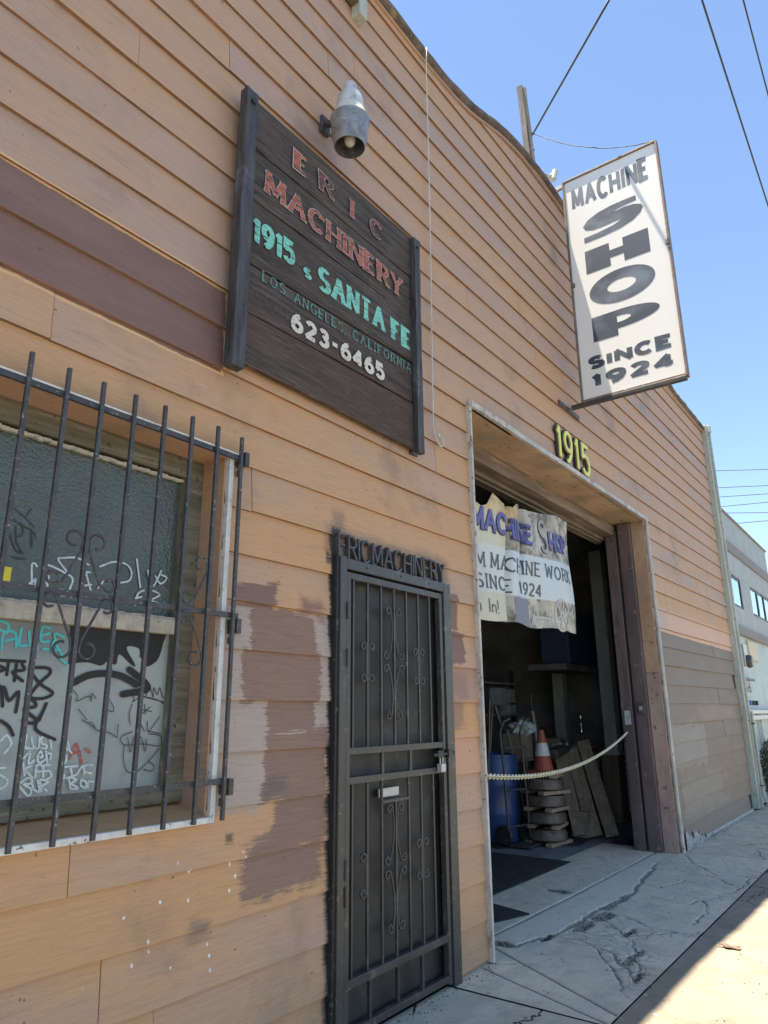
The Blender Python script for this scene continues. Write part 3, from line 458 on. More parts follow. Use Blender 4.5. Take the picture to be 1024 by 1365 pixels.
M['ink_c'] = ink('turquoise_marker', (0.08, 0.52, 0.50)); M['ink_r'] = ink('red_spray', (0.45, 0.08, 0.07), wear=.5, under=(0.3, 0.25, 0.23))

def sign_wood():
    b = NB('weathered_sign_plank', 0.8, 0, .3)
    off = b.vmath('MULTIPLY', b.rnd, (13.0, 0, 31.0))
    g = b.noise(6, 6, .72, (.45, 1, 9), offset=off, dist=.6); g2 = b.noise(30, 4, .7, (.2, 1, 5), offset=off); lo = b.noise(1.4, 3, .5, offset=off)
    x, y, z = b.sep(b.pos)
    br = b.rng(z, 3.75, 3.35)
    c = b.mix(b.rng(g, .3, .7), (0.028, 0.024, 0.021), (0.13, 0.105, 0.088))
    c = b.mix(b.rng(lo, .35, .7, 0, .5), c, (0.062, 0.045, 0.036))
    c = b.mix(b.math('MULTIPLY', br, b.rng(lo, .2, .6, .3, .75)), c, (0.085, 0.053, 0.040))
    c = b.mix(b.rng(g2, .54, .72, 0, .65), c, (0.24, 0.20, 0.17))
    c = b.mix(b.rng(g2, .42, .30, 0, .8), c, (0.012, 0.011, 0.010))
    return b.out(c, b.bump(b.math('ADD', g, b.math('MULTIPLY', g2, .6)), .006, 1.0))
M['signwood'] = sign_wood()
def frame_wood():
    b = NB('blue_black_frame_wood', 0.6, 0, .5)
    g = b.noise(9, 6, .7, (4, 4, .35)); s = b.noise(30, 3, .6, (1.5, 1.5, .8))
    c = b.mix(b.rng(g, .3, .7), (0.020, 0.019, 0.020), (0.085, 0.08, 0.08))
    c = b.mix(b.rng(s, .66, .72), c, (0.008, 0.008, 0.008)); c = b.mix(b.rng(b.noise(3, 4, .6, offset=(2, 2, 2)), .6, .72, 0, .6), c, (0.17, 0.18, 0.2))
    return b.out(c, b.bump(b.math('ADD', g, s), .006))
M['framewood'] = frame_wood()
UND = (0.05, 0.042, 0.036)
M['let_red'] = ink('faded_red_sign_paint', (0.50, 0.14, 0.085), .7, .55, UND, 45); M['let_maroon'] = ink('faded_maroon_sign_paint', (0.26, 0.075, 0.065), .7, .8, UND, 45)
M['let_pale'] = ink('pale_letter_outline', (0.55, 0.47, 0.42), .7, .45, UND, 60); M['let_teal'] = ink('teal_sign_paint', (0.22, 0.60, 0.48), .7, .35, UND, 45)
M['let_teald'] = ink('worn_dark_teal_paint', (0.13, 0.32, 0.25), .7, .55, UND, 60); M['let_white'] = ink('white_sign_paint', (0.68, 0.64, 0.55), .7, .25, UND, 50)
M['let_ghost'] = ink('ghost_lettering', (0.16, 0.145, 0.13), .8, 1.1, UND, 70)
def sheet():
    b = NB('translucent_sign_face', 0.35, 0, .4)
    c = b.mix(b.rng(b.noise(1.2, 3), .3, .7), (0.88, 0.87, 0.82), (0.86, 0.86, 0.82)); b.L(c, b.b.inputs['Base Color'])
    tr = b.t.nodes.new('ShaderNodeBsdfTranslucent'); b.L(c, tr.inputs[0])
    mx = b.t.nodes.new('ShaderNodeMixShader'); mx.inputs[0].default_value = .15
    b.t.links.new(b.b.outputs[0], mx.inputs[1]); b.t.links.new(tr.outputs[0], mx.inputs[2])
    o = [n for n in b.t.nodes if n.type == 'OUTPUT_MATERIAL'][0]; b.t.links.new(mx.outputs[0], o.inputs[0]); return b.m
M['sheet'] = sheet()
def signink():
    b = NB('sun_faded_sign_lettering', .5)
    c = b.mix(b.rng(b.noise(2.2, 3, .5, (1, 1.0, 1.6)), .42, .68), (0.035, 0.050, 0.075), (0.12, 0.155, 0.20)); return b.out(c)
M['signink'] = signink()

def concrete(name, a, c2, stain, crack=0.0, attr=False, gritscale=1.0):
    b = NB(name, 0.88, 0, .25)
    n = b.noise(1.1, 5, .6); n2 = b.noise(6, 6, .65); n3 = b.noise(90*gritscale, 3, .6); lo = b.noise(.45, 3, .5, offset=b.vmath('MULTIPLY', b.rnd, (19, 5, 0)))
    c = b.mix(b.rng(n, .32, .68), a, c2)
    c = b.mix(b.rng(lo, .4, .65, 0, .5), c, tuple(v*.86 for v in c2))
    c = b.mix(b.rng(b.noise(3.2, 5, .7, (1, 1.5, 1), offset=(6, 2, 0)), .5, .64, 0, .5), c, tuple(v*1.12 for v in a))
    c = b.mix(b.rng(b.noise(2.0, 6, .75, offset=(16, 2, 0)), .54, .70, 0, .5), c, tuple(v*.62 for v in stain))
    c = b.mix(b.rng(n2, .46, .70, 0, .75), c, stain)
    c = b.mix(b.rng(n3, .55, .75, 0, .35), c, tuple(v*.45 for v in a))
    c = b.mix(b.rng(b.noise(22, 2, .5, offset=(8, 8, 0)), .70, .735, 0, .7), c, (0.06, 0.055, 0.05))
    c = b.mix(b.rng(b.noise(17, 2, .5, offset=(1, 8, 0)), .70, .73, 0, .6), c, (0.55, 0.53, 0.48))
    h = b.math('ADD', b.math('MULTIPLY', n2, .7), b.math('MULTIPLY', n3, .25))
    if crack:
        w = b.vmath('ADD', b.pos, b.vmath('MULTIPLY', b.noise(5, 4, .6), (.22, .22, 0)))
        v = b.voro(1.05, 'DISTANCE_TO_EDGE', (1, 1, 0), vec=w)
        m = b.math('MULTIPLY', b.rng(v, .009, .003), b.rng(b.noise(.8, 2, .5, offset=(3, 3, 0)), .5, .56, 0, crack))
        c = b.mix(m, c, (0.05, 0.045, 0.04)); h = b.math('SUBTRACT', h, b.math('MULTIPLY', m, 1.5))
    if attr:
        k = b.attr('dirt'); k2 = b.rng(b.math('ADD', k, b.math('MULTIPLY', b.math('SUBTRACT', n3, .5), .5)), .35, .6)
        w = b.vmath('ADD', b.pos, b.vmath('MULTIPLY', b.noise(9, 4, .6), (.12, .12, 0)))
        v = b.voro(7.5, 'DISTANCE_TO_EDGE', (1, 1, 0), vec=w)
        near = b.attr('crazed'); m = b.math('MULTIPLY', b.rng(v, .045, .012), b.rng(near, .3, .7))
        c = b.mix(b.math('MULTIPLY', m, .55), c, (0.16, 0.15, 0.13)); h = b.math('SUBTRACT', h, b.math('MULTIPLY', m, .4))
        tone = b.attr('tone'); c = b.mix(b.math('MULTIPLY', tone, .75), c, (0.60, 0.55, 0.43))
        c = b.mix(b.rng(b.noise(2.4, 5, .7, (1, 2.2, 1), offset=(26, 12, 0)), .52, .66, 0, .6), c, (0.44, 0.43, 0.38))
        c = b.mix(b.rng(b.noise(1.7, 6, .75, offset=(31, 3, 0)), .56, .68, 0, .55), c, (0.27, 0.24, 0.19))
        g = b.mix(b.rng(b.noise(120, 3, .7), .3, .7), (0.15, 0.135, 0.105), (0.36, 0.325, 0.25))
        c = b.mix(k2, c, g)
    return b.out(c, b.bump(h, .004, .9))
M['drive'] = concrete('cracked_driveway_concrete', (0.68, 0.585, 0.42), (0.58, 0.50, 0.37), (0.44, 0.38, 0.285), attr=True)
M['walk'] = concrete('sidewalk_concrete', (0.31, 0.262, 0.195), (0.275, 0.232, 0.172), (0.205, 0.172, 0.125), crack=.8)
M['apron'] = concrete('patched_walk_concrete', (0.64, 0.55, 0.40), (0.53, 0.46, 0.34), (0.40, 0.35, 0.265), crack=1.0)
M['floor'] = concrete('shop_floor_concrete', (0.22, 0.225, 0.22), (0.17, 0.175, 0.175), (0.10, 0.10, 0.10))
M['soil'] = M_simple('joint_dirt', (0.05, 0.045, 0.038), 0.95, var=.4, scale=20, bump=.003)
M['asphalt'] = concrete('road_asphalt', (0.10, 0.098, 0.093), (0.125, 0.12, 0.115), (0.05, 0.05, 0.05), crack=.5)
M['earth'] = M_simple('far_ground', (0.16, 0.145, 0.12), 0.95, var=.2, scale=.2, bump=.003)
# ------------------------------------------------------------------ ground
def sheet_obj(name, x0, x1, y0, y1, z, mat, kind='structure', t=None):
    m = MB()
    if t: m.box(x0, x1, y0, y1, z-t, z)
    else: m.add([(x0,y0,z),(x1,y0,z),(x1,y1,z),(x0,y1,z)], [(0,1,2,3)])
    o = m.build(name, mat); 
    if kind: tag(o, kind=kind)
    return o
sheet_obj('ground', -250, 350, -250, 250, -0.30, M['earth'])
sheet_obj('road', -80, 120, -13.5, -3.62, -0.14, M['asphalt'], t=.1)
far_walk = sheet_obj('far_sidewalk', -80, 120, -16.5, -13.5, 0.0, M['walk'], t=.25)
walk = sheet_obj('sidewalk', -12, 40, -3.45, 0.2, -0.03, M['soil'], t=.2)
kerb = MB()
for i in range(14): kerb.box(-12+i*3.7, -12+i*3.7+3.69, -3.62, -3.46, -.28, 0.0)
tag(kerb.build('kerb', M['walk'], bevel=.012), kind='structure')
def slab(x0, x1, y0, y1, mat, tilt=0.0):
    o = MB().box(x0, x1, y0, y1, -.11, random.uniform(-.003, .002)).build('concrete_slab', mat, walk, bevel=.006); return o
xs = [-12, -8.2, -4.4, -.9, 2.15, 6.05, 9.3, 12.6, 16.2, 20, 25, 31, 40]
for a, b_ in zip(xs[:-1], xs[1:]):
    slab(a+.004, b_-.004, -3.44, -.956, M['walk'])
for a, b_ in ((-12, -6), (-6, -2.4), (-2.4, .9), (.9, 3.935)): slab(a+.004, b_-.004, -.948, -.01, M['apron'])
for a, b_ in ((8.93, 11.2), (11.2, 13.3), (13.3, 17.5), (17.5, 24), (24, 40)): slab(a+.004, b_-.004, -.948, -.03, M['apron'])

CRK = {'main': [(4.81, 0.19), (4.81, -0.01), (5.1, -0.07), (5.34, -0.13), (5.74, -0.14), (6.12, -0.12), (6.28, -0.19), (6.72, -0.18), (7.23, -0.08), (7.54, -0.07), (8.08, 0.04)], 'b1': [(5.81, -0.23), (5.48, -0.51), (5.31, -0.63), (5.01, -0.75), (4.69, -0.87), (4.58, -0.88)], 'b2': [(5.46, -0.55), (5.55, -0.61), (5.68, -0.73), (5.76, -0.88)], 'b3': [(5.97, -0.31), (5.77, -0.6), (5.74, -0.82)], 'b4': [(7.14, -0.07), (7.02, -0.32), (7.45, -0.4), (7.37, -0.61), (7.16, -0.81)], 'b5': [(6.68, -0.32), (6.62, -0.49), (6.6, -0.64), (6.81, -0.76), (7.12, -0.84), (7.42, -0.88), (8.22, -0.92)], 'b6': [(6.79, -0.74), (6.4, -0.84), (5.99, -0.84)], 'b7': [(5.25, -0.19), (5.14, -0.39), (5.04, -0.58), (4.8, -0.74), (4.67, -0.84)], 'b8': [(4.4, 0.01), (4.45, -0.12), (4.54, -0.17)], 'b9': [(5.38, -0.18), (5.36, -0.35), (5.48, -0.51)], 'b10': [(5.1, -0.45), (4.57, -0.78), (4.36, -0.89)], 'b11': [(6.56, 0.72), (6.42, 0.44), (6.38, 0.3), (6.52, 0.16)], 'b12': [(8.21, 0.14), (7.81, -0.34), (7.75, -0.6), (7.42, -0.88)], 'b13': [(8.93, 0.02), (8.18, -0.36), (7.83, -0.61)]}
HOLES = [(6.35, -.165, .30, .045), (5.84, -.225, .16, .06), (5.52, -.20, .16, .045), (5.02, -.72, .20, .03), (4.70, -.86, .10, .025), (4.79, .10, .07, .09), (6.40, .37, .07, .10), (5.1, -.10, .10, .02), (5.55, -.52, .12, .03)]
JL = [[(4.76, .2), (4.09, -.945)], [(4.32, -.02), (3.96, -.945)], [(4.30, .235), (6.3, .205), (9.0, .215)], [(7.07, .72), (7.15, .22)]]
def driveway():
    g = .0125; x0, x1, y0, y1 = 3.943, 8.922, -.948, .90
    nx = int((x1-x0)/g)+1; ny = int((y1-y0)/g)+1
    X, Y = np.meshgrid(np.linspace(x0, x1, nx), np.linspace(y0, y1, ny)); P = np.stack([X.ravel(), Y.ravel()], 1)
    nz = np.array([[mnoise.noise((p[0]*6, p[1]*6, 1.0)) + .5*mnoise.noise((p[0]*17, p[1]*17, 4.0)), mnoise.noise((p[0]*6, p[1]*6, 9.0)) + .5*mnoise.noise((p[0]*17, p[1]*17, 14.0)), mnoise.noise((p[0]*2.2, p[1]*2.2, 3.0))] for p in P])
    Q = P + nz[:, :2]*.035
    def dist(poly, q):
        d = np.full(len(q), 9.0)
        for a, b_ in zip(poly[:-1], poly[1:]):
            a = np.array(a); b_ = np.array(b_); ab = b_-a; t = np.clip(((q-a)@ab)/(ab@ab), 0, 1)
            d = np.minimum(d, np.hypot(*(q-a-t[:, None]*ab).T))
        return d
    dm = dist(CRK['main'], Q); ds = np.full(len(Q), 9.0)
    for k, v in CRK.items():
        if k != 'main': ds = np.minimum(ds, dist(v, Q))
    wid = .016 + .010*nz[:, 2]; ws = .0055 + .006*nz[:, 2]
    c = np.maximum(np.clip(1.6-dm/wid, 0, 1), np.clip(1.5-ds/ws, 0, 1)*.95)
    for hx, hy, rx, ry in HOLES: c = np.maximum(c, np.clip(1.5-1.0*np.hypot((Q[:, 0]-hx)/rx, (Q[:, 1]-hy)/ry), 0, 1))
    dj = np.full(len(Q), 9.0)
    for j in JL: dj = np.minimum(dj, dist(j, P + nz[:, :2]*.004))
    j = np.clip(1.3-dj/.011, 0, 1)
    cr = np.exp(-(np.minimum(np.minimum(dist(CRK['b1'], P), dist(CRK['b7'], P)), np.minimum(dist(CRK['b9'], P), dist(CRK['b2'], P)))/.12)**2)
    cr = np.maximum(cr, .45*np.exp(-(np.minimum(dist(CRK['b4'], P), dist(CRK['b5'], P))/.12)**2)) + .15*nz[:, 2]
    dirt = np.maximum(c, j*.95)
    Z = -.010*c - .009*j + .004*nz[:, 2] - .0015
    # the broken edge pieces sit a little proud or low
    Z += .003*np.clip(cr, 0, 1)*np.sign(nz[:, 0])*np.clip(np.abs(nz[:, 0])*3, 0, 1)*(1-c)
    inside = P[:, 1] > .235
    sideA = (P[:, 1]-.2) - (-.945-.2)/(4.09-4.76)*(P[:, 0]-4.76)     # > 0: on the wall side of the long joint
    tone = np.where((P[:, 1] > np.interp(P[:, 0], *zip(*CRK['main']))) & (sideA < 0) & (P[:, 1] < .235), 1.0, 0.0)
    tone = np.clip(tone + .25*nz[:, 2], 0, 1)*(1-c)
    ids = np.where(inside, np.where(P[:, 0] > 7.1, 3, 2), np.where(sideA > 0, 0, 1))
    V = np.column_stack([P, Z])
    for sid in range(4):
        i, jx = np.meshgrid(np.arange(ny-1), np.arange(nx-1), indexing='ij'); a = (i*nx+jx).ravel()
        a = a[ids[a] == sid]; F = np.stack([a, a+1, a+nx+1, a+nx], 1)
        u, inv = np.unique(F, return_inverse=True); F2 = inv.reshape(F.shape)
        me = bpy.data.meshes.new('concrete_slab'); me.from_pydata(V[u].tolist(), [], F2.tolist()); me.update()
        for nm, arr in (('dirt', dirt), ('crazed', cr), ('tone', tone)):
            at = me.attributes.new(nm, 'FLOAT', 'POINT'); at.data.foreach_set('value', arr[u].astype(np.float32))
        me.polygons.foreach_set('use_smooth', [True]*len(me.polygons)); me.materials.append(M['drive'])
        o = bpy.data.objects.new('concrete_slab', me); COL.objects.link(o); o.parent = walk
driveway()
sheet_obj('shop_floor', -3, 13.2, .905, 11.9, -.004, M['floor'], t=.1)

# ------------------------------------------------------------------ the machine shop
B = T('machine_shop_building', 'brown lap sided machine shop with barred window, steel gate and open roll door', 'building', (4.5, 0.06, 0))
RX = [-4, 3.0, 3.70, 3.87, 4.17, 4.47, 4.76, 5.34, 5.74, 6.3, 7.2, 8.5, 10, 11.2, 13.3]; RZ = [6.83, 6.84, 6.845, 6.85, 6.87, 6.90, 6.97, 7.18, 7.26, 7.31, 7.26, 6.98, 6.68, 6.53, 6.53]
roof = lambda x: float(np.interp(x, RX, RZ))
OPEN = [(0.0, 2.085, 1.10, 2.69), (2.885, 4.02, -1, 2.345), (4.43, 8.77, -1, 3.80)]
PITCH = .2216
def course(k, x):
    z = .02 + PITCH*k*(1+.0033*max(0, x-4))
    if x > 8.7 and k < 7: z -= .07*math.exp(-(x-8.75)/.7)*(1-k/7)
    return z
def yface(t, x=0): return -.027 + .019*t     # t: 0 at the lower edge of a course, 1 at its upper edge
JO = {20: [1.41, 5.9], 13: [1.18, 6.2], 22: [1.94, 7.4], 25: [2.75, 9.1], 26: [3.02], 21: [4.51, 5.82, 11.4], 19: [5.29, 9.6], 15: [3.96, 10.1], 17: [4.68, 8.4], 14: [3.95, 11.2], 16: [3.94], 1: [1.9, 11.1], 12: [.55, 9.4], 24: [1.2, 6.6], 18: [2.4, 10.6], 27: [5.2], 23: [.6, 8.1], 28: [2.2, 7.2]}
nb = 0
for k in range(-1, 33):
    joints = sorted(JO.get(k, [random.uniform(.2, 2.4) + 3.7*i for i in range(4)]))
    cuts = [-3.5] + joints + [13.10]
    for j0, j1 in zip(cuts[:-1], cuts[1:]):
        if j1-j0 < .3: continue
        lift = random.uniform(-.0025, .0025); ph = random.uniform(0, 9); cup = random.uniform(-.003, .003)
        xs_ = sorted(set([j0+.0015, j1-.0015] + [x for o in OPEN for x in o[:2] if j0 < x < j1] + [x for x in np.arange(-3.4, 13.1, .22) if j0+.02 < x < j1-.02]))
        pieces = []; cur = None
        def zrange(x, side):
            zb = course(k, x)+lift+.0022*math.sin(x*1.3+ph); zt = course(k+1, x)+.012
            lo, hi = zb, zt
            for a, b_, c_, d_ in OPEN:
                if a-1e-6 <= x <= b_+1e-6:
                    if (side > 0 and x >= b_-1e-6) or (side < 0 and x <= a+1e-6): continue
                    if lo >= c_-.03 and hi <= d_+.03: return None
                    if lo < c_ < hi: hi = c_
                    elif lo < d_ < hi: lo = d_
                    elif lo >= c_ and hi <= d_: return None
            r_ = roof(x)-.02; hi = min(hi, r_); lo = max(lo, 0.0)
            if hi-lo < .015: return None
            return lo, hi, zb, zt
        segs = []
        for xa, xb in zip(xs_[:-1], xs_[1:]):
            A_ = zrange(xa, 1); B_ = zrange(xb, -1)
            if A_ is None or B_ is None: continue
            segs.append((xa, xb, A_, B_))
        runs = []
        for s_ in segs:
            if runs and abs(runs[-1][-1][1]-s_[0]) < 1e-6 and abs(runs[-1][-1][3][0]-s_[2][0]) < .02 and abs(runs[-1][-1][3][1]-s_[2][1]) < .06: runs[-1].append(s_)
            else: runs.append([s_])
        for run in runs:
            cols = [(run[0][0], run[0][2])] + [(s_[1], s_[3]) for s_ in run]
            m = MB(); vs_, fs = [], []
            for x, (lo, hi, zb, zt) in cols:
                f = lambda z: yface(max(0, min(1, (z-zb)/(zt-zb)))) + cup*math.sin(x*.9+ph)
                mid = (lo+hi)/2
                vs_ += [(x, f(lo)+.001, lo), (x, f(lo+.003), lo+.004), (x, f(mid)-.0006, mid), (x, f(hi), hi), (x, -.004, hi), (x, -.004, lo)]
            n = len(cols)
            for i in range(n-1):
                for q in range(6): fs.append((i*6+q, i*6+(q+1)%6, (i+1)*6+(q+1)%6, (i+1)*6+q))
            fs += [tuple(range(5, -1, -1)), tuple((n-1)*6+q for q in range(6))]
            m.add(vs_, fs); o = B.part(m, 'siding_board', M['siding']); nb += 1
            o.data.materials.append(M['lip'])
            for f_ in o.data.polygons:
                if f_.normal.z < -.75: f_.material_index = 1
print('boards', nb)
core = MB()
for x0, x1, z0, z1 in ((-3.5, 0, -.1, 6.40), (0, 2.085, -.1, 1.10), (0, 2.085, 2.69, 6.40), (2.085, 2.885, -.1, 6.40), (2.885, 4.02, 2.345, 6.40), (4.02, 4.43, -.1, 6.40), (4.43, 8.77, 3.95, 6.40), (8.77, 13.1, -.1, 6.40)):
    core.box(x0, x1, 0, .14, z0, z1)
B.part(core, 'wall_frame', M['core'])
# parapet cap in lengths
cuts = [-3.6, -.4, 2.2, 3.87, 5.0, 6.2, 7.6, 9.1, 10.9, 13.12]
for a, b_ in zip(cuts[:-1], cuts[1:]):
    m = MB(); xs_ = np.linspace(a, b_-.004, max(3, int((b_-a)/.12))); vs_, fs = [], []
    for x in xs_:
        z = roof(x)+random.uniform(-.006, .006); yj = random.uniform(-.006, .006)
        for yy, zz in ((-.052+yj, z-.075), (-.07+yj, z-.062), (-.075+yj, z-.03), (-.058, z-.006), (-.02, z), (.24, z), (.24, z-.09), (-.02, z-.09)): vs_.append((x, yy, zz))
    n = len(xs_)
    for i in range(n-1):
        for q in range(8): fs.append((i*8+q, i*8+(q+1)%8, (i+1)*8+(q+1)%8, (i+1)*8+q))
    fs += [tuple(range(7, -1, -1)), tuple((n-1)*8+q for q in range(8))]
    m.add(vs_, fs); B.part(m, 'parapet_cap', M['roofcap'])
    # thin batten under the cap
    m = MB(); m.tube([(x, -.03, roof(x)-.105) for x in xs_], .014, 4); B.part(m, 'parapet_batten', M['siding'])
m = MB(); m.box(-3.5, 13.1, .14, .24, 6.35, 6.44); m.box(-3.5, 13.3, .24, 12, 6.32, 6.44); B.part(m, 'flat_roof', M['interior'])
m = MB(); m.box(-3.6, -3.5, .0, 12, -.1, 6.44); B.part(m, 'side_wall', M['interior'])
m = MB(); m.box(13.12, 13.26, .0, 12, -.1, 6.44); B.part(m, 'side_wall', M['interior'])
m = MB(); m.box(-3.5, 13.12, 11.9, 12, -.1, 6.44); B.part(m, 'back_wall', M['interior'])
m = MB(); m.box(2.2, 2.3, .30, 11.9, 0, 6.3); B.part(m, 'partition_wall', M['interior'])
# gravel stop / torn flashing on the ground line
m = MB()
for i in range(40):
    x = 8.95+random.random()*1.25; w = .05+.08*random.random(); h = .26*max(0.08, 1-(x-8.95)/1.3)*random.uniform(.5, 1); y = -.03-.03*random.random(); sk = random.uniform(-.05, .05)
    m.add([(x, y, .0), (x+w, y-.012, .0), (x+w*.7+sk, y+.004, h*.8), (x+sk, y-.01, h), (x+w*.5, y-.03, h*.5)], [(0, 1, 4), (1, 2, 4), (2, 3, 4), (3, 0, 4)])
B.part(m, 'torn_flashing', M['flash'])
m = MB(); m.box(8.95, 13.0, -.03, -.012, 0.0, .035); B.part(m, 'base_flashing', M['flash'])
# corner trim, downpipe
m = MB(); m.box(13.105, 13.20, -.10, .05, .02, 6.55); B.part(m, 'corner_board', M['green'], bevel=.008)
m = MB(); m.box(13.203, 13.27, -.135, .05, .02, 6.50); B.part(m, 'corner_board', M['green'], bevel=.01)
m = MB(); m.tube([(13.24, -.155, 1.5), (13.24, -.155, .3), (13.22, -.17, .17), (13.14, -.24, .08)], .018, 8); B.part(m, 'downpipe', M['green'], smooth='auto')
for z in (1.3, .35): B.part(MB().box(13.20, 13.28, -.178, -.13, z, z+.02), 'pipe_strap', M['iron'])
m = MB(); m.box(13.19, 13.285, -.15, -.04, 6.42, 6.56); B.part(m, 'rain_head', M['green'], bevel=.01)

# ---- window
W_ = MB(); W_.box(2.075, 2.085, -.02, .19, 1.10, 2.69); W_.box(0, 2.075, -.02, .19, 2.68, 2.69)
B.part(W_, 'window_jamb', M['siding'])
m = MB(); m.add([(0, -.03, 1.10), (2.075, -.03, 1.10), (2.075, .19, 1.15), (0, .19, 1.15), (0, -.03, 1.08), (2.075, -.03, 1.08), (2.075, .19, 1.08), (0, .19, 1.08)], [(0,1,2,3),(4,7,6,5),(0,4,5,1),(1,5,6,2),(2,6,7,3),(3,7,4,0)])
B.part(m, 'window_sill', M['siding'])
m = MB(); m.box(2.085, 2.112, -.046, .0, 1.075, 2.70); B.part(m, 'window_casing', M['white'], bevel=.004)
m = MB(); m.box(0, 2.085, -.046, -.028, 1.075, 1.10); B.part(m, 'window_casing', M['white'], bevel=.004)
win = B.part(MB().box(1.985, 2.075, .13, .20, 1.15, 2.68).box(0, 1.985, .13, .20, 2.585, 2.68).box(0, 1.985, .135, .20, 1.15, 1.20), 'window', M['wornwood_h'], bevel=.004)
mm = MB()
B.part(MB().box(1.97, 1.985, .12, .18, 1.20, 2.585), 'frame', M['wornwood'], win, bevel=.003)
B.part(MB().box(0, 1.97, .125, .175, 1.848, 1.915), 'mullion', M['putty'], win, bevel=.004)
pt = MB(); pt2 = MB()
for i in range(60):
    x = i*.033; pt.beam((x, .15, 2.565+random.uniform(-.003, .003)), (x+.034, .15, 2.565+random.uniform(-.003, .003)), .02, .012+random.random()*.006)
    pt2.beam((x, .14, 1.918+random.uniform(-.002, .002)), (x+.034, .14, 1.918+random.uniform(-.002, .002)), .02, .006+random.random()*.006)
B.part(pt, 'glazing_putty', M['putty'], win); B.part(pt2, 'glazing_putty', M['putty'], win)
B.part(MB().box(0, 1.972, .166, .172, 1.90, 2.575), 'glass_pane', M['glass'], win)
B.part(MB().box(0, 1.972, .162, .170, 1.18, 1.86), 'painted_pane', M['pane'], win)
def smooth_line(p, n=5):      # hand drawn: a curve through the points
    if len(p) < 3: return p
    q = [p[0]] + list(p) + [p[-1]]; out = []
    for i in range(1, len(q)-2):
        for k in range(n):
            t = k/n; a, b_, c_, d_ = q[i-1:i+3]
            out.append(tuple(.5*((2*b_[j]) + (-a[j]+c_[j])*t + (2*a[j]-5*b_[j]+4*c_[j]-d_[j])*t*t + (-a[j]+3*b_[j]-3*c_[j]+d_[j])*t**3) for j in (0, 1)))
    return out + [p[-1]]
fnW = lambda u, w, h: (u, .1605-h, w)
cm = {'w': 'ink_w', 'k': 'ink_k', 'c': 'ink_c', 'b': 'ink_b', 'r': 'ink_r'}
fnG = lambda u, w, h: (u, .1645-h, w)
nmk = {'w': 'white', 'k': 'thin_black', 'c': 'turquoise', 'b': 'black', 'r': 'red'}
for key in 'wkcbr':
    for up in (0, 1):
        m = MB()
        for i, (c_, w_, p_) in enumerate([g for g in GRAF if g[0] == key and (max(q[1] for q in g[2]) > 1.9) == bool(up)]):
            f_ = fnG if up else fnW; m.rib(smooth_line(p_), w_*.5, w_*.5, f_, .0003+.0004*i)
            for e_, l_ in ((p_[0], .00005), (p_[-1], .00022)):
                m.add([f_(e_[0]+w_*.5*math.cos(q*.785), e_[1]+w_*.5*math.sin(q*.785), .0003+.0004*i+l_) for q in range(8)], [tuple(range(8))])
        if m.v: B.part(m, nmk[key]+'_graffiti', M[cm[key]], win, flip=False)
m = MB(); fill = smooth_line(GFILL[0], 4); m.add([(p[0], .1602, p[1]) for p in fill], [tuple(range(len(fill)))]); B.part(m, 'black_graffiti', M['ink_b'], win, flip=False)
m = MB(); m.box(.9, 1.245, .160, .165, 1.985, 2.04); yl = B.part(m, 'yellow_sticker', M_simple('yellow_sticker', (0.70, 0.58, 0.03), .4, var=.05, bump=0), win)
m = MB(); [m.rib([(1.0+.02*i, 2.0+.012*(i%3)), (1.012+.02*i, 2.028-.01*(i%2))], .003, .003, lambda u, w, h: (u, .1595-h, w), .0001*i) for i in range(11)]; B.part(m, 'sticker_print', M['ink_b'], win, flip=False)
m = MB(); m.box(.9, 1.24, .1615, .165, 1.963, 1.972); B.part(m, 'yellow_sticker', M['numy'], win)

# ---- steel gate in its frame
gate = B.part(MB().box(2.885, 2.94, -.062, .0, 0.0, 2.335).box(3.935, 4.02, -.062, .0, 0.0, 2.335).box(2.94, 3.935, -.062, .0, 2.275, 2.335), 'security_gate', M['steel'], bevel=.003)
B.part(MB().box(2.865, 2.885, -.05, .0, .0, 2.34), 'frame_edge', M['black'], gate)
B.part(MB().box(2.94, 3.935, .02, .03, 0.0, 2.275), 'screen_panel', M['mesh'], gate)
B.part(MB().box(2.952, 2.985, -.052, -.015, .02, 2.262).box(3.893, 3.926, -.052, -.015, .02, 2.262).box(2.985, 3.893, -.052, -.015, 2.225, 2.262), 'leaf_frame', M['steel'], gate, bevel=.002)
for z0, z1 in ((1.30, 1.335), (1.155, 1.19), (.235, .275), (.03, .065)): B.part(MB().box(2.985, 3.893, -.050, -.018, z0, z1), 'rail', M['steel'], gate, bevel=.002)
bars = [3.02+i*.1275 for i in range(7)]
for i, x in enumerate(bars):
    B.part(MB().box(x-.006, x+.006, -.044, -.030, 1.335, 2.225), 'bar', M['steel'], gate)
    zt = 1.155 if i != 3 else 1.045
    B.part(MB().box(x-.006, x+.006, -.044, -.030, .275, zt), 'bar', M['steel'], gate)
for x in (3.28, 3.55): B.part(MB().box(x-.010, x+.010, -.046, -.028, 1.19, 1.30), 'bar', M['steel'], gate)
for x in (3.17, 3.41, 3.64): B.part(MB().box(x-.009, x+.009, -.044, -.026, .065, .235), 'bar', M['steel'], gate)
B.part(MB().box(3.275, 3.53, -.046, -.032, 1.038, 1.052), 'rail', M['steel'], gate)
B.part(MB().box(3.283, 3.47, -.016, -.004, 1.062, 1.11), 'mail_flap', M['galv'], gate, bevel=.003)
def spiral(cx, cz, r, a0, turns=1.15, sgn=1, n=16, rend=.35):
    return [(cx + r*(1-(1-rend)*i/n)*math.cos(R(a0)+sgn*turns*2*math.pi*i/n), cz + r*(1-(1-rend)*i/n)*math.sin(R(a0)+sgn*turns*2*math.pi*i/n)) for i in range(n+1)]
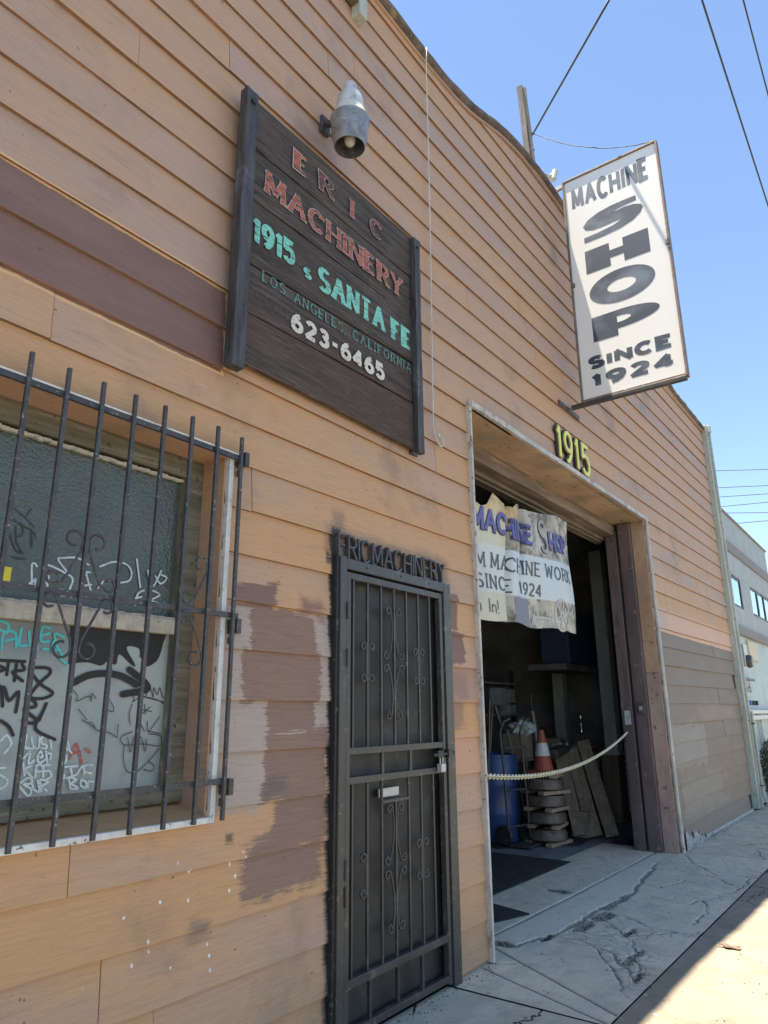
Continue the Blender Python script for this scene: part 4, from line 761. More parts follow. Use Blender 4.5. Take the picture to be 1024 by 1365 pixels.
def scroll(parent, B_, mat, y, c1, a1, s1, c2, a2, s2, r, rad=.0070, name='scroll', mid=None, adder=None):
    p = list(reversed(spiral(*c1, r, a1, 1.1, s1)))
    q = spiral(*c2, r, a2, 1.1, s2); a, b_ = p[-1], q[0]; k = mid or []
    pts = p + k + q
    m = MB(); m.tube([(u, y, w) for u, w in pts], rad, 5); return (adder or B_).part(m, name, mat, parent, smooth=True)
def cc(xb, z0, z1, side, r=.028, dx=.058):      # a C scroll standing beside a bar
    c = xb+side*dx*.5
    scroll(gate, B, M['steel'], -.040, (xb+side*.030+side*.0, z1), 0 if side < 0 else 180, 1 if side < 0 else -1, (xb+side*.030, z0), 0 if side < 0 else 180, -1 if side < 0 else 1, r)
for xb in (bars[1], bars[5]):
    for sd in (-1, 1): cc(xb+sd*.006, 1.70, 1.865, sd, .027)
for xb, sds in ((bars[1], (-1,)), (bars[5], (-1, 1))):
    for sd in sds: cc(xb+sd*.006, .63, .79, sd, .027)
def long_s(xc, zt, zm, sd, r=.030):              # from a scroll by the centre bar, down and out to a scroll half way
    scroll(gate, B, M['steel'], -.036, (xc+sd*.052, zt), 180 if sd > 0 else 0, -sd if zt > zm else sd, (xc+sd*.075, zm), 180 if sd > 0 else 0, (sd if zt > zm else -sd), r, .0068,
           mid=[(xc+sd*.012, zt+(zm-zt)*.35), (xc+sd*.016, zt+(zm-zt)*.6), (xc+sd*.030, zt+(zm-zt)*.82)])
for sd in (-1, 1):
    long_s(bars[3], 2.085, 1.835, sd, .028); long_s(bars[3], 1.50, 1.755, sd, .028)
    long_s(bars[3], 1.00, .75, sd, .027); long_s(bars[3], .42, .675, sd, .027)
bolt = B.part(MB().tube([(3.76, -.062, 1.262), (3.99, -.068, 1.268)], .011, 8).box(3.80, 3.86, -.075, -.05, 1.245, 1.285).box(3.91, 3.955, -.08, -.05, 1.245, 1.29), 'bolt_latch', M['black'], gate)
B.part(MB().box(3.815, 3.865, -.085, -.055, 1.165, 1.21).tube([(3.825, -.07, 1.20), (3.825, -.07, 1.245), (3.84, -.07, 1.258), (3.855, -.07, 1.245), (3.855, -.07, 1.20)], .005, 6), 'padlock', M['galv'], gate)
for z in (2.0, 1.75, .72, .60): B.part(MB().tube([(2.945, -.066, z), (2.945, -.066, z+.09)], .009, 8), 'hinge', M['steel'], gate)
for x in (3.12, 3.45, 3.76): B.part(MB().tube([(x, -.06, 2.305), (x, -.067, 2.305)], .007, 8), 'screw', M['iron'], gate)
# welded rod lettering standing on the gate frame
txt = 'ERICMACHINERY'; tw = text_w(txt, .22); x = 2.875; sc = 1.09/tw
for ch in txt:
    w, st = GL[ch]; m = MB(); tl = random.uniform(-.08, .05)
    for s_ in st: m.rib([(x+p*sc+tl*q*.1, 2.339+q*.125+random.uniform(-.002, .002)) for p, q in s_], .0062, .0062, lambda u, w, h: (u, -.058-h, w), .0, .030)
    B.part(m, 'rod_letter', M['iron'], gate); x += (w+.22)*sc

# ---- big door opening
m = MB(); m.box(4.412, 4.436, -.055, .02, 0, 3.80); B.part(m, 'door_edge_trim', M['trimw'], bevel=.004)
m = MB(); m.beam((4.41, -.06, 3.802), (8.80, -.06, 3.825), .03, .045, seg=9, jit=.004); B.part(m, 'door_edge_trim', M['trimw'])
m = MB(); m.tube([(8.80, -.05, 3.81), (8.802, -.05, 3.0), (8.795, -.052, 2.2), (8.815, -.048, 1.3), (8.80, -.05, .6), (8.83, -.05, .0)], .024, 8); B.part(m, 'door_edge_pipe', M['trimw'], smooth='auto')
m = MB(); m.box(8.752, 8.7685, -.022, .13, 1.952, 3.798); B.part(m, 'door_jamb', M['peach'])
m = MB(); m.box(8.750, 8.7685, -.026, .13, 0, 1.948); B.part(m, 'door_jamb', M['pink'])
m = MB(); m.box(4.43, 8.77, -.03, .34, 3.80, 3.86); B.part(m, 'door_soffit', M['soffit'])
m = MB(); m.beam((4.43, .40, 3.73), (8.77, .40, 3.73), .13, .15, seg=12, jit=.003); B.part(m, 'door_header', M['hdr_old'])
m = MB(); m.box(4.43, 8.77, .472, .52, 3.62, 3.80); m.box(4.43, 8.77, .52, .56, 3.60, 4.5); B.part(m, 'door_track', M['hdr_old'], bevel=.004)
m = MB(); m.box(4.43, 4.47, .02, .5, 0, 3.8); B.part(m, 'door_jamb', M['hdr_old'])
sdr = B.part(MB().box(8.69, 8.765, .135, .285, .0, 3.79), 'sliding_door_edge', M['darkwood'], bevel=.005)
B.part(MB().box(8.72, 8.775, .285, .31, 0, 3.79), 'gap_strip', M['black'], sdr)
B.part(MB().box(8.68, 8.76, .315, .445, .0, 3.70), 'rail', M['darkwood'], sdr, bevel=.006)
B.part(MB().box(8.665, 8.69, .17, .25, 1.48, 1.60), 'lock_box', M['cast'], sdr, bevel=.006)
B.part(MB().box(8.658, 8.667, .19, .23, 1.52, 1.57), 'lock_box', M['galv'], sdr, bevel=.004)
B.part(MB().box(8.674, 8.682, .34, .41, 1.36, 1.52), 'worn_plate', M['flash'], sdr)
m = MB(); m.tube([(4.43, .62, 3.64), (8.9, .62, 3.64)], .028, 10)
for x in (5.2, 6.4, 7.7): m.box(x-.02, x+.02, .59, .65, 3.60, 3.80)
B.part(m, 'track_pipe', M['hdr_old'], smooth='auto')
# ------------------------------------------------------------------ iron grille in front of the window
G_ = T('window_security_grille', 'black iron bar grille with scrolls bolted over the graffitied window', 'window grille', (1.1, -.07, 1.1))
gy = -.075
for i in range(-7, 8):
    x = 1.10 + .1465*i; m = MB(); m.box(x-.0075, x+.0075, gy-.0075, gy+.0075, 1.085 + (0 if i < 7 else 0), 2.79+random.uniform(-.006, .006)); G_.part(m, 'bar', M['iron'])
for z in (2.682, 1.935, 1.235):
    m = MB(); m.box(.02, 2.165, gy+.0078, gy+.022, z-.011, z+.011); G_.part(m, 'rail', M['iron'])
m = MB(); m.box(.02, 2.14, gy+.006, gy+.024, 2.694, 2.701); G_.part(m, 'rail_top_highlight', M['white'])  # white strip added as the highlight along the top rail
for z in (2.685, 1.89, 1.215):
    m = MB(); m.box(2.145, 2.17, gy-.01, -.02, z-.035, z+.03); m.tube([(2.157, -.03, z-.05), (2.157, -.03, z-.08)], .012, 6); G_.part(m, 'wall_bracket', M['iron'])
def gscroll(pts): 
    m = MB(); m.tube([(u, gy, w) for u, w in pts], .0052, 5); G_.part(m, 'scroll', M['iron'], smooth=True)
for xc in (1.10+.1465*2, 1.10-.1465*2, 1.10+.1465*6, 1.10-.1465*6):
    for sd in (-1, 1):
        if xc > 1.9 and sd > 0: continue
        # upper pair: from a scroll at the top, down and outward to a scroll just above the rail
        gscroll(list(reversed(spiral(xc+sd*.048, 2.135, .034, 180 if sd > 0 else 0, .8, -sd, rend=.7))) + [(xc+sd*.016, 2.10), (xc+sd*.06, 2.0), (xc+sd*.078, 1.972)] + spiral(xc+sd*.112, 1.983, .026, 200 if sd > 0 else -20, .85, sd, rend=.75))
        gscroll(list(reversed(spiral(xc+sd*.112, 1.898, .028, 180 if sd > 0 else 0, .85, -sd, rend=.75))) + [(xc+sd*.07, 1.87), (xc+sd*.02, 1.765)] + spiral(xc+sd*.050, 1.735, .034, 180 if sd > 0 else 0, .8, sd, rend=.72))

# ------------------------------------------------------------------ old plank sign
S = T('wooden_shop_sign', 'weathered dark plank sign with faded red, teal and white painted lettering', 'sign', (2.9, -.02, 3.17))
def plank(z0a, z0b, z1a, z1b, y):
    n = 14; vs_, fs = [], []; ph = random.uniform(0, 9)
    for i in range(n+1):
        t = i/n; x = 2.10+1.56*t; lo = z0a+(z0b-z0a)*t+.003*math.sin(5*t+ph)+random.uniform(-.002, .002)+.0055; hi = z1a+(z1b-z1a)*t+.003*math.sin(4*t+ph)+random.uniform(-.002, .002)-.0055
        w = .004*math.sin(3*t+ph)
        vs_ += [(x, y+w+.003, lo), (x, y+w, lo+.008), (x, y+w, hi-.008), (x, y+w+.004, hi), (x, y+w+.028, hi), (x, y+w+.028, lo)]
    for i in range(n):
        for q in range(6): fs.append((i*6+q, i*6+(q+1)%6, (i+1)*6+(q+1)%6, (i+1)*6+q))
    fs += [tuple(range(5, -1, -1)), tuple(n*6+q for q in range(6))]
    m = MB(); m.add(vs_, fs); return S.part(m, 'plank', M['signwood'])
plank(4.475, 4.485, 4.80, 4.82, -.072); plank(4.15, 4.155, 4.475, 4.485, -.070); plank(3.755, 3.81, 4.15, 4.155, -.073)
plank(3.47, 3.51, 3.755, 3.81, -.069); plank(3.175, 3.175, 3.47, 3.51, -.074)
def worn_post(xa, xb, za, zb, y0, y1, name='frame_post', jit=.004):
    n = 16; vs_, fs = [], []
    for i in range(n+1):
        t = i/n; z = za+(zb-za)*t; j = [random.uniform(-jit, jit) for _ in range(4)]; sh = (xb-xa)*0
        vs_ += [(xa+j[0], y0+j[1]*.5, z), ((xa+xb)/2, y0+.004+j[2]*.5, z), (xb+j[1], y0+j[3]*.5, z), (xb+j[2]*.3, y1, z), (xa+j[3]*.3, y1, z)]
    for i in range(n):
        for q in range(5): fs.append((i*5+q, i*5+(q+1)%5, (i+1)*5+(q+1)%5, (i+1)*5+q))
    fs += [(4,3,2,1,0), tuple(n*5+q for q in range(5))]
    m = MB(); m.add(vs_, fs); return S.part(m, name, M['framewood'])
worn_post(1.985, 2.065, 3.105, 4.755, -.135, -.078); worn_post(2.015, 2.075, 3.13, 4.66, -.078, -.038, 'frame_backing'); worn_post(2.04, 2.10, 3.2, 4.60, -.04, -.005, 'frame_backing')
worn_post(3.598, 3.662, 3.15, 4.79, -.115, -.075); worn_post(3.62, 3.70, 3.16, 4.80, -.04, -.005, 'frame_backing')
m = MB(); m.tube([(2.03, -.134, 4.68), (2.03, -.145, 4.68)], .016, 8); m.tube([(3.63, -.114, 4.72), (3.63, -.122, 4.72)], .010, 8); S.part(m, 'bolt', M['black'])
fS = lambda u, w, h: (u, -.0795-h, w)
def sign_line(name, mat, txt, x0, x1, z0, h, wx, wz, serif=.006, only=None, z1=None, gap=.3, lift0=.0):
    m = MB(); text(m, txt, x0, x1, z0, h, wx, wz, fS, serif, gap, z1, only=only, lift0=lift0); return S.part(m, name, mat, flip=False)
def outlined(txt, x0, x1, z0, h, wx, wz, serif, red, z1=None, gap=.3):
    m = MB(); text(m, txt, x0, x1, z0, h, wx, wz, fS, serif, gap, z1); S.part(m, 'letter_outline', M['let_pale'], flip=False)
    m = MB(); e = .0052; text(m, txt, x0+e, x1-e, z0+e, h-2*e, wx-e*.9, max(.003, wz-e*.85), fS, max(serif-.002, 0), gap*1.0, (z1+e) if z1 is not None else None, lift0=.0014); S.part(m, 'letter_fill', red, flip=False)
outlined('E', 2.405, 2.525, 4.55, .135, .021, .010, .010, M['let_red']); outlined('R', 2.62, 2.76, 4.555, .135, .021, .010, .010, M['let_maroon'])
outlined('I', 2.91, 2.965, 4.55, .135, .021, .010, .012, M['let_red']); outlined('C', 3.12, 3.26, 4.555, .128, .022, .011, .006, M['let_maroon'])
outlined('MACHINERY', 2.185, 3.49, 4.24, .148, .021, .011, .013, M['let_red'], 4.24, gap=.36)
sign_line('painted_number', M['let_teal'], '1915', 2.112, 2.44, 3.89, .150, .019, .013, .004, gap=.34, z1=3.905)
sign_line('painted_lettering', M['let_teal'], 'S', 2.505, 2.575, 3.885, .068, .013, .009, .004)
sign_line('painted_lettering', M['let_teal'], 'SANTA', 2.625, 3.285, 3.872, .158, .021, .011, .013, gap=.40, z1=3.89)
sign_line('painted_lettering', M['let_teal'], 'FE', 3.35, 3.585, 3.88, .150, .021, .011, .012, gap=.45)
sign_line('painted_lettering', M['let_teald'], 'LOS', 2.20, 2.37, 3.69, .062, .0045, .003, .006, gap=.5)
sign_line('painted_lettering', M['let_teald'], 'ANGELES,', 2.44, 2.89, 3.688, .064, .0050, .003, .006, gap=.45)
sign_line('painted_lettering', M['let_teald'], 'CALIFORNIA', 2.95, 3.575, 3.69, .066, .0050, .003, .006, gap=.5, z1=3.715)
sign_line('painted_number', M['let_white'], '623-6465', 2.42, 3.275, 3.508, .118, .016, .013, .0, gap=.38, z1=3.53)
m = MB()
for i in range(26): 
    u = 2.16+.0095*i; m.rib([(u, 3.58+.02*math.sin(i*2.1)), (u+.008, 3.60+.018*math.cos(i*1.7))], .0025, .002, fS, .0001*(i % 4))
for i in range(16):
    u = 3.30+.015*i; m.rib([(u, 3.575+.006*math.sin(i*2.1)), (u+.010, 3.60+.01*math.cos(i*1.7))], .0025, .002, fS, .0001*(i % 4))
S.part(m, 'ghost_lettering', M['let_ghost'], flip=False)

# ------------------------------------------------------------------ projecting sign
J = T('projecting_shop_sign', 'tall white MACHINE SHOP SINCE 1924 sign projecting above the shop door', 'sign', (6.6, -.7, 4.57))
y0, y1, z0, z1 = -1.185, -.175, 4.575, 7.31
fr = MB().box(6.585, 6.665, y0-.02, y0, z0, z1).box(6.585, 6.665, y1, y1+.022, z0, z1).box(6.585, 6.665, y0, y1, z1-.024, z1).box(6.585, 6.665, y0, y1, z0, z0+.026)
J.part(fr, 'frame', M['rust'], bevel=.003)
J.part(MB().box(6.603, 6.609, y0+.001, y1-.001, z0+.027, z1-.025), 'sign_face', M['sheet'])
J.part(MB().box(6.648, 6.653, y0+.001, y1-.001, z0+.027, z1-.025), 'sign_face', M['sheet'])
fJ = lambda u, w, h: (6.6015-h, -u, w)          # u runs from the wall outwards
def jl(txt, u0, u1, zb, h, wx, wz, gap=.3, serif=0):
    m = MB(); text(m, txt, u0, u1, zb, h, wx, wz, fJ, serif, gap); J.part(m, 'lettering', M['signink'], flip=False)
jl('MACHINE', .245, 1.095, 6.885, .285, .0185, .026, gap=.40)
jl('SINCE', .255, 1.115, 4.915, .150, .028, .021, gap=.40)
jl('1924', .265, 1.115, 4.705, .155, .031, .021, gap=.36)
def poly(pts, lift=0.0): return [fJ(u, w, lift) for u, w in pts]
m = MB()
S_ = arc(.66, 6.665, .27, .075, 20, 90, 6) + arc(.60, 6.655, .235, .080, 90, 262, 12)
def blk(rects):
    m = MB()
    for i, (a, b_, c_, d_) in enumerate(rects): m.add(poly([(a, c_), (b_, c_), (b_, d_), (a, d_)], .0001*i), [(0, 1, 2, 3)])
    J.part(m, 'lettering', M['signink'], flip=False)
def annulus(cx, cz, rx, rz, ix, iz, n=40, a0=0, a1=360, lift=0.0, icx=None):
    m = MB(); vs_ = []; icx = cx if icx is None else icx
    for i in range(n+1):
        a = R(a0+(a1-a0)*i/n); vs_ += [fJ(cx+rx*math.cos(a), cz+rz*math.sin(a), lift), fJ(icx+ix*math.cos(a), cz+iz*math.sin(a), lift)]
    m.add(vs_, [(2*i, 2*i+1, 2*i+3, 2*i+2) for i in range(n)]); return m
J.part(annulus(.685, 5.775, .342, .190, .150, .072), 'lettering', M['signink'], flip=False)                 # O
blk([(.335, .60, 6.035, 6.315), (.745, 1.01, 6.035, 6.315), (.60, .745, 6.13, 6.22)])                        # H
m = annulus(.63, 5.395, .40, .105, .115, .036, n=24, a0=-90, a1=90)
m.add(poly([(.34, 5.215), (.60, 5.215), (.60, 5.5), (.34, 5.5)], .0001) + poly([(.60, 5.29), (.63, 5.29), (.63, 5.359), (.60, 5.359)], .0001) + poly([(.60, 5.431), (.63, 5.431), (.63, 5.5), (.60, 5.5)], .0001), [(0, 1, 2, 3), (4, 5, 6, 7), (8, 9, 10, 11)])
J.part(m, 'lettering', M['signink'], flip=False)                                                            # P
def band(cx, cz, rx, rz, ix, iz, a0, a1, n=24):
    return [(cx+rx*math.cos(R(a0+(a1-a0)*i/n)), cz+rz*math.sin(R(a0+(a1-a0)*i/n))) for i in range(n+1)], [(cx+ix*math.cos(R(a0+(a1-a0)*i/n)), cz+iz*math.sin(R(a0+(a1-a0)*i/n))) for i in range(n+1)]
def strip(o_, i_):
    m = MB(); n = len(o_); m.add(poly(o_) + poly(i_), [(k, k+1, n+k+1, n+k) for k in range(n-1)]); J.part(m, 'lettering', M['signink'], flip=False)
# wide S: a top bar that swings into a full left bowl, a diagonal waist, a full right bowl and a bottom bar
strip([(.93, 6.755), (.80, 6.758), (.66, 6.755), (.52, 6.735), (.40, 6.69), (.345, 6.63), (.37, 6.575), (.45, 6.545), (.56, 6.54), (.68, 6.545), (.78, 6.54), (.66, 6.505), (.50, 6.49), (.345, 6.485)],
      [(.93, 6.695), (.83, 6.693), (.74, 6.685), (.68, 6.672), (.70, 6.66), (.80, 6.672), (.90, 6.66), (.975, 6.625), (.99, 6.585), (.96, 6.53), (.88, 6.475), (.74, 6.435), (.55, 6.42), (.345, 6.42)])
# brackets: steel arm and wall plate below, galvanised strap above
J.part(MB().box(6.27, 6.80, -.045, -.026, 4.485, 4.53), 'wall_plate', M['steel'], bevel=.003)
J.part(MB().box(6.575, 6.63, -1.19, -.045, 4.535, 4.573), 'bracket_arm', M['steel'], bevel=.003)
J.part(MB().beam((6.62, .02, 7.26), (6.62, -.19, 7.285), .035, .05), 'bracket_strap', M['galv'])
J.part(MB().box(6.575, 6.60, -.20, -.155, 5.93, 5.975).box(6.575, 6.60, -1.21, -1.165, 6.03, 6.08), 'clip', M['rust'], bevel=.003)

# ------------------------------------------------------------------ house number
N_ = T('house_number', 'tall black backed yellow numerals 1915 over the shop door', 'house number', (6.55, -.03, 3.85))
xx = 6.10
for ch, w in (('1', .10), ('9', .21), ('1', .10), ('5', .22)):
    gw = GL[ch][0]; sc = (w-.04)/gw
    fb = lambda u, w_, h: (u, -.028-h, w_); m = MB(); mb2 = MB()
    for i, s_ in enumerate(GL[ch][1]):
        p = [(xx+.03+a*sc, 3.885+b_*.315) for a, b_ in s_]
        mb2.rib([(a-.018, b_-.004) for a, b_ in p], .036, .030, fb, .020, .018)
        m.rib(p, .022, .019, fb, .032, .011)
    d = N_.part(mb2, 'numeral', M['black'], flip=False); N_.part(m, 'numeral_face', M['numy'], d, flip=False); xx += w+.07

# ------------------------------------------------------------------ lamp
LX, LY = 2.72, -.25
L_ = T('wall_lamp', 'old dusk-to-dawn lamp with grey bowl reflector above the plank sign', 'lamp', (LX, 0, 5.0))
L_.part(MB().lathe([(.034, 5.285), (.044, 5.29), (.044, 5.335), (.036, 5.352), (.0, 5.356)], (LX, LY, 0), 24, (True, False)), 'photocell', M['lampblue'], smooth='auto')
L_.part(MB().lathe([(.094, 5.125), (.092, 5.17), (.084, 5.23), (.066, 5.268), (.046, 5.287), (.0, 5.29)], (LX, LY, 0), 28, (False, False)), 'housing', M['lampblue'], smooth='auto')
L_.part(MB().lathe([(.098, 5.125), (.100, 5.118), (.122, 5.062), (.126, 5.05)], (LX, LY, 0), 28, (False, False)), 'collar', M['whitepl'], smooth='auto')
L_.part(MB().lathe([(.125, 5.052), (.131, 5.046), (.129, 5.030), (.124, 5.0), (.115, 4.90), (.102, 4.835), (.098, 4.832), (.100, 4.838), (.112, 4.90), (.120, 5.0), (.125, 5.045)], (LX, LY, 0), 32, (False, False)), 'reflector', M['reflector'], smooth='auto')
L_.part(MB().lathe([(.0, 5.045), (.118, 5.045)], (LX, LY, 0), 24, (False, False)), 'socket_plate', M['black'])
L_.part(MB().lathe([(.0, 4.842), (.016, 4.845), (.031, 4.86), (.038, 4.885), (.034, 4.92), (.024, 4.96), (.022, 5.04)], (LX, LY, 0), 20, (False, True)), 'bulb', M['whitepl'], smooth=True)
L_.part(MB().tube([(LX, LY+.11, 5.09), (LX-.01, -.06, 5.13), (LX-.01, -.03, 5.13)], .024, 8).box(LX-.05, LX+.03, -.05, -.02, 5.06, 5.19), 'wall_arm', M['iron'], bevel=.003)

L_.o.scale = (.94, .94, .93)
# ------------------------------------------------------------------ hanging cord with its hook
m = MB(); pts = [(3.895, -.075, 6.83)] + [(3.895+.012*math.sin(t*5)*t, -.07+.02*t, 6.83-3.38*t) for t in np.linspace(.05, 1, 18)]
e = pts[-1]; pts += [(e[0]+.015, -.05, 3.40), (3.935, -.05, 3.335), (3.975, -.05, 3.312), (4.01, -.05, 3.335), (4.005, -.05, 3.37), (3.975, -.05, 3.385)]
m.tube(pts, .0055, 6); tag(m.build('white_cord', M['rope'], smooth=True), 'thin white cord hanging down the siding from the roof edge', 'cord')
m = MB(); m.lathe([(.0, .0), (.012, .003), (.014, .012), (.009, .02), (.0, .022)], (0, 0, 0), 12); 
kn = MB(); kn.add([(3.965+v[0], -.03-v[2], 3.40+v[1]) for v in m.v], m.f); tag(kn.build('wall_hook', M['whitepl'], smooth=True), 'small white knob on the siding that the cord loops under', 'hook')

# ------------------------------------------------------------------ roof post, conduit, floodlight box, wires
P_ = T('roof_post', 'old grey timber post standing behind the roof edge with insulator and wires', 'post', (7.1, .36, 6.4))
P_.part(MB().beam((7.14, .36, 6.44), (6.84, .36, 9.22), .085, .07, up=(0, 1, 0), seg=12, jit=.003), 'timber', M['plankv'])
P_.part(MB().beam((7.125, .305, 6.6), (6.835, .305, 9.17), .03, .035, up=(0, 1, 0), seg=8, jit=.002), 'timber_batten', M['plankv'])
P_.part(MB().tube([(7.06, .34, 7.85), (7.10, .22, 7.70), (7.17, .16, 7.35), (7.18, .14, 7.15)], .028, 8), 'conduit', M['iron'], smooth='auto')
P_.part(MB().tube([(6.95, .27, 7.86), (7.13, .12, 7.93)], .030, 8).tube([(7.10, .13, 7.86), (7.14, .11, 8.0)], .038, 8), 'insulator', M['green'], smooth='auto')
for z in (8.5, 8.28, 8.05): P_.part(MB().tube([(6.922+(8.5-z)*.108, .31, z), (6.922+(8.5-z)*.108, .278, z)], .010, 6), 'bolt', M['black'])
F_ = T('roof_edge_light', 'pale junction box and conduit of a light high on the wall under the roof edge', 'light fitting', (3.0, 0, 6.3))
F_.part(MB().box(2.98, 3.07, -.10, -.02, 6.02, 6.22), 'junction_box', M['green'], bevel=.006)
F_.part(MB().tube([(3.02, -.07, 6.2), (3.02, -.10, 6.55), (3.02, -.42, 6.72), (3.02, -.55, 6.70)], .016, 8), 'conduit', M['galv'], smooth='auto')
F_.part(MB().lathe([(.03, 6.72), (.10, 6.66), (.14, 6.55), (.135, 6.54), (.0, 6.60)], (3.02, -.55, 0), 20, (True, False)), 'shade', M['white'], smooth='auto')
F_.part(MB().box(2.72, 3.02, -.09, -.03, 6.12, 6.17), 'cross_arm', M['rust']); F_.o.location.z += .27
def wire(name, a, b_, sag, r, label, grp=None, n=24, wob=0.0):
    a = Vector(a); b_ = Vector(b_)
    pts = [a.lerp(b_, i/n) - Vector((0, 0, sag*4*(i/n)*(1-i/n))) + Vector((0, 0, random.uniform(-wob, wob))) for i in range(n+1)]
    m = MB(); m.tube(pts, r, 5); tag(m.build(name, M['cable'], smooth=True), label, 'wire', grp)
wire('overhead_wire', (-14, -1.80, 9.0), (44, -1.85, 9.0), .0, .011, 'nearer of the two overhead wires running along the street', 'wires along the street')
wire('overhead_wire', (-14, -2.13, 10.0), (44, -2.15, 10.0), .0, .010, 'outer overhead wire at the upper right corner of the sky', 'wires along the street')
wire('service_drop_cable', (6.0, -1.052, 8.75), (8.22, 1.5, 9.64-.7), .0, .013, 'thick black cable running from overhead down behind the roof edge past the post')
wire('guy_wire', (6.915, .31, 8.55), (6.62, -1.17, 7.33), .16, .005, 'thin slack wire from the roof post to the outer top of the white sign', wob=.006)
for i, (za, zb, ya, yb) in enumerate(((15.75, 15.2, 8, 1.5), (14.65, 14.2, 6, 1.5), (14.05, 13.7, 8, 1.5), (13.42, 13.2, 6, 1.5), (13.05, 12.55, 8, 1.5), (12.3, 12.1, 6, 1.5))):
    ya0, yb0 = 5.85, 2.8; s_ = (zb-za)/(yb0-ya0); 
    wire('overhead_wire', (45, 16, za+s_*(16-ya0)), (45, -14, za+s_*(-14-ya0)), .0, .022, ['topmost', 'second', 'third', 'fourth', 'fifth', 'lowest'][i]+' of the six faint wires crossing the sky far down the street', 'far wires crossing the street')

# ------------------------------------------------------------------ banner
BY = .28
def bf(u, w, h=0.0):       # cloth folds
    t = (u-4.2)/2.9
    y = BY + .018*math.sin(u*5.2+w*.6) + .007*math.sin(u*11+1.2+w*1.5) + .012*math.sin(w*6+u*2)
    f = math.exp(-((u-(5.62-.05*(3.3-w)))/.05)**2); y += .09*f
    f2 = math.exp(-((u-(6.0-.18*(3.4-w)))/.035)**2); y += .06*f2*max(0, min(1, (w-2.5)/.5))
    return (u, y-h, w)
BT = [(4.2, 3.36), (4.5, 3.40), (4.80, 3.36), (4.92, 3.24), (5.10, 3.20), (5.20, 3.235), (5.32, 3.37), (5.50, 3.315), (5.78, 3.345), (5.90, 3.415), (6.1, 3.385), (6.4, 3.42), (6.75, 3.47), (7.06, 3.48)]
btop = lambda x: float(np.interp(x, [p[0] for p in BT], [p[1] for p in BT]))
bbot = lambda x: 2.235+.028*(x-4.9) + .012*math.sin(x*7)
NB_ = T('shop_banner', 'creased vinyl banner advertising custom machine work hung inside the shop door', 'banner', (5.7, .3, 3.5))
def zone_cols(b):
    return None
def banner_mat():
    b = NB('printed_banner_vinyl', .45, 0, .4); x, y, z = b.sep(b.pos)
    n = b.noise(2.5, 5, .6); n2 = b.noise(7, 5, .65, (1, 0, 1)); tilt = b.math('SUBTRACT', z, b.math('MULTIPLY', b.math('SUBTRACT', x, 4.9), .055))
    cream = b.mix(b.rng(n, .3, .7), (0.50, 0.45, 0.27), (0.56, 0.53, 0.39))
    gold = b.mix(b.rng(n2, .35, .65), (0.42, 0.29, 0.12), (0.62, 0.48, 0.25))
    mach = b.mix(b.rng(n2, .38, .55), (0.12, 0.10, 0.08), b.mix(b.rng(n, .4, .6), (0.34, 0.30, 0.22), (0.50, 0.46, 0.38)))
    c = b.mix(b.rng(b.math('ADD', x, b.math('MULTIPLY', n, .3)), 5.60, 5.78), cream, mach)
    c = b.mix(b.math('MULTIPLY', b.rng(tilt, 3.12, 3.2), b.rng(b.math('ADD', x, b.math('MULTIPLY', n, .3)), 6.1, 5.95)), c, gold)
    white = b.mix(b.rng(n, .35, .7), (0.50, 0.56, 0.58), (0.57, 0.59, 0.56))
    bandm = b.math('MULTIPLY', b.rng(tilt, 2.455, 2.475), b.rng(tilt, 2.885, 2.865)); c = b.mix(b.math('MULTIPLY', bandm, b.rng(x, 4.9, 5.5, .55, 1)), c, white)
    gb = b.math('MULTIPLY', b.rng(tilt, 2.46, 2.45), b.rng(x, 5.66, 5.67)); c = b.mix(b.math('MULTIPLY', gb, b.rng(x, 6.03, 6.02)), c, (0.16, 0.16, 0.185))
    return b.out(c, b.bump(n2, .003))
M['banner'] = banner_mat()
m = MB(); nx, nz = 150, 34; vs_, fs = [], []
for i in range(nx+1):
    u = 4.2+2.86*i/nx
    for j in range(nz+1): vs_.append(bf(u+.03*(1-j/nz)*(i/nx), bbot(u)+(btop(u)-bbot(u))*j/nz))
for i in range(nx):
    for j in range(nz): fs.append((i*(nz+1)+j, (i+1)*(nz+1)+j, (i+1)*(nz+1)+j+1, i*(nz+1)+j+1))
m.add(vs_, fs); NB_.part(m, 'cloth', M['banner'], smooth=True)
def btext(txt, x0, x1, z0, h, wx, wz, serif, mat, z1, gap=.32, lift=.004, only=None):
    tmp = MB()
    # subdivide strokes so that they follow the folds
    tw = text_w(txt, gap); sc = (x1-x0-2*wx)/tw; x = x0+wx; hh = h-2*wz
    for i, ch in enumerate(txt):
        w, st = GL[ch]; zb = z0+wz+(z1-z0)*(x-x0)/(x1-x0)
        allst = [[(x+p*sc, zb+q*hh) for p, q in s_] for s_ in st]
        if serif: allst += [[(x+p*sc-serif-wx*.6, zb+q*hh), (x+p*sc+serif+wx*.6, zb+q*hh)] for p, q in SERIF_T.get(ch, [])+SERIF_B.get(ch, [])]
        if only is None or i in only:
            for k, s_ in enumerate(allst):
                pp = [s_[0]]
                for a, b_ in zip(s_[:-1], s_[1:]):
                    n_ = max(1, int(math.hypot(b_[0]-a[0], b_[1]-a[1])/.02)); pp += [(a[0]+(b_[0]-a[0])*q/n_, a[1]+(b_[1]-a[1])*q/n_) for q in range(1, n_+1)]
                th = k >= len(st); tmp.rib(pp, wx if not th else wz, wz, bf, lift+.0003*k)
        x += (w+gap)*sc
    NB_.part(tmp, 'printed_lettering', mat, flip=False)
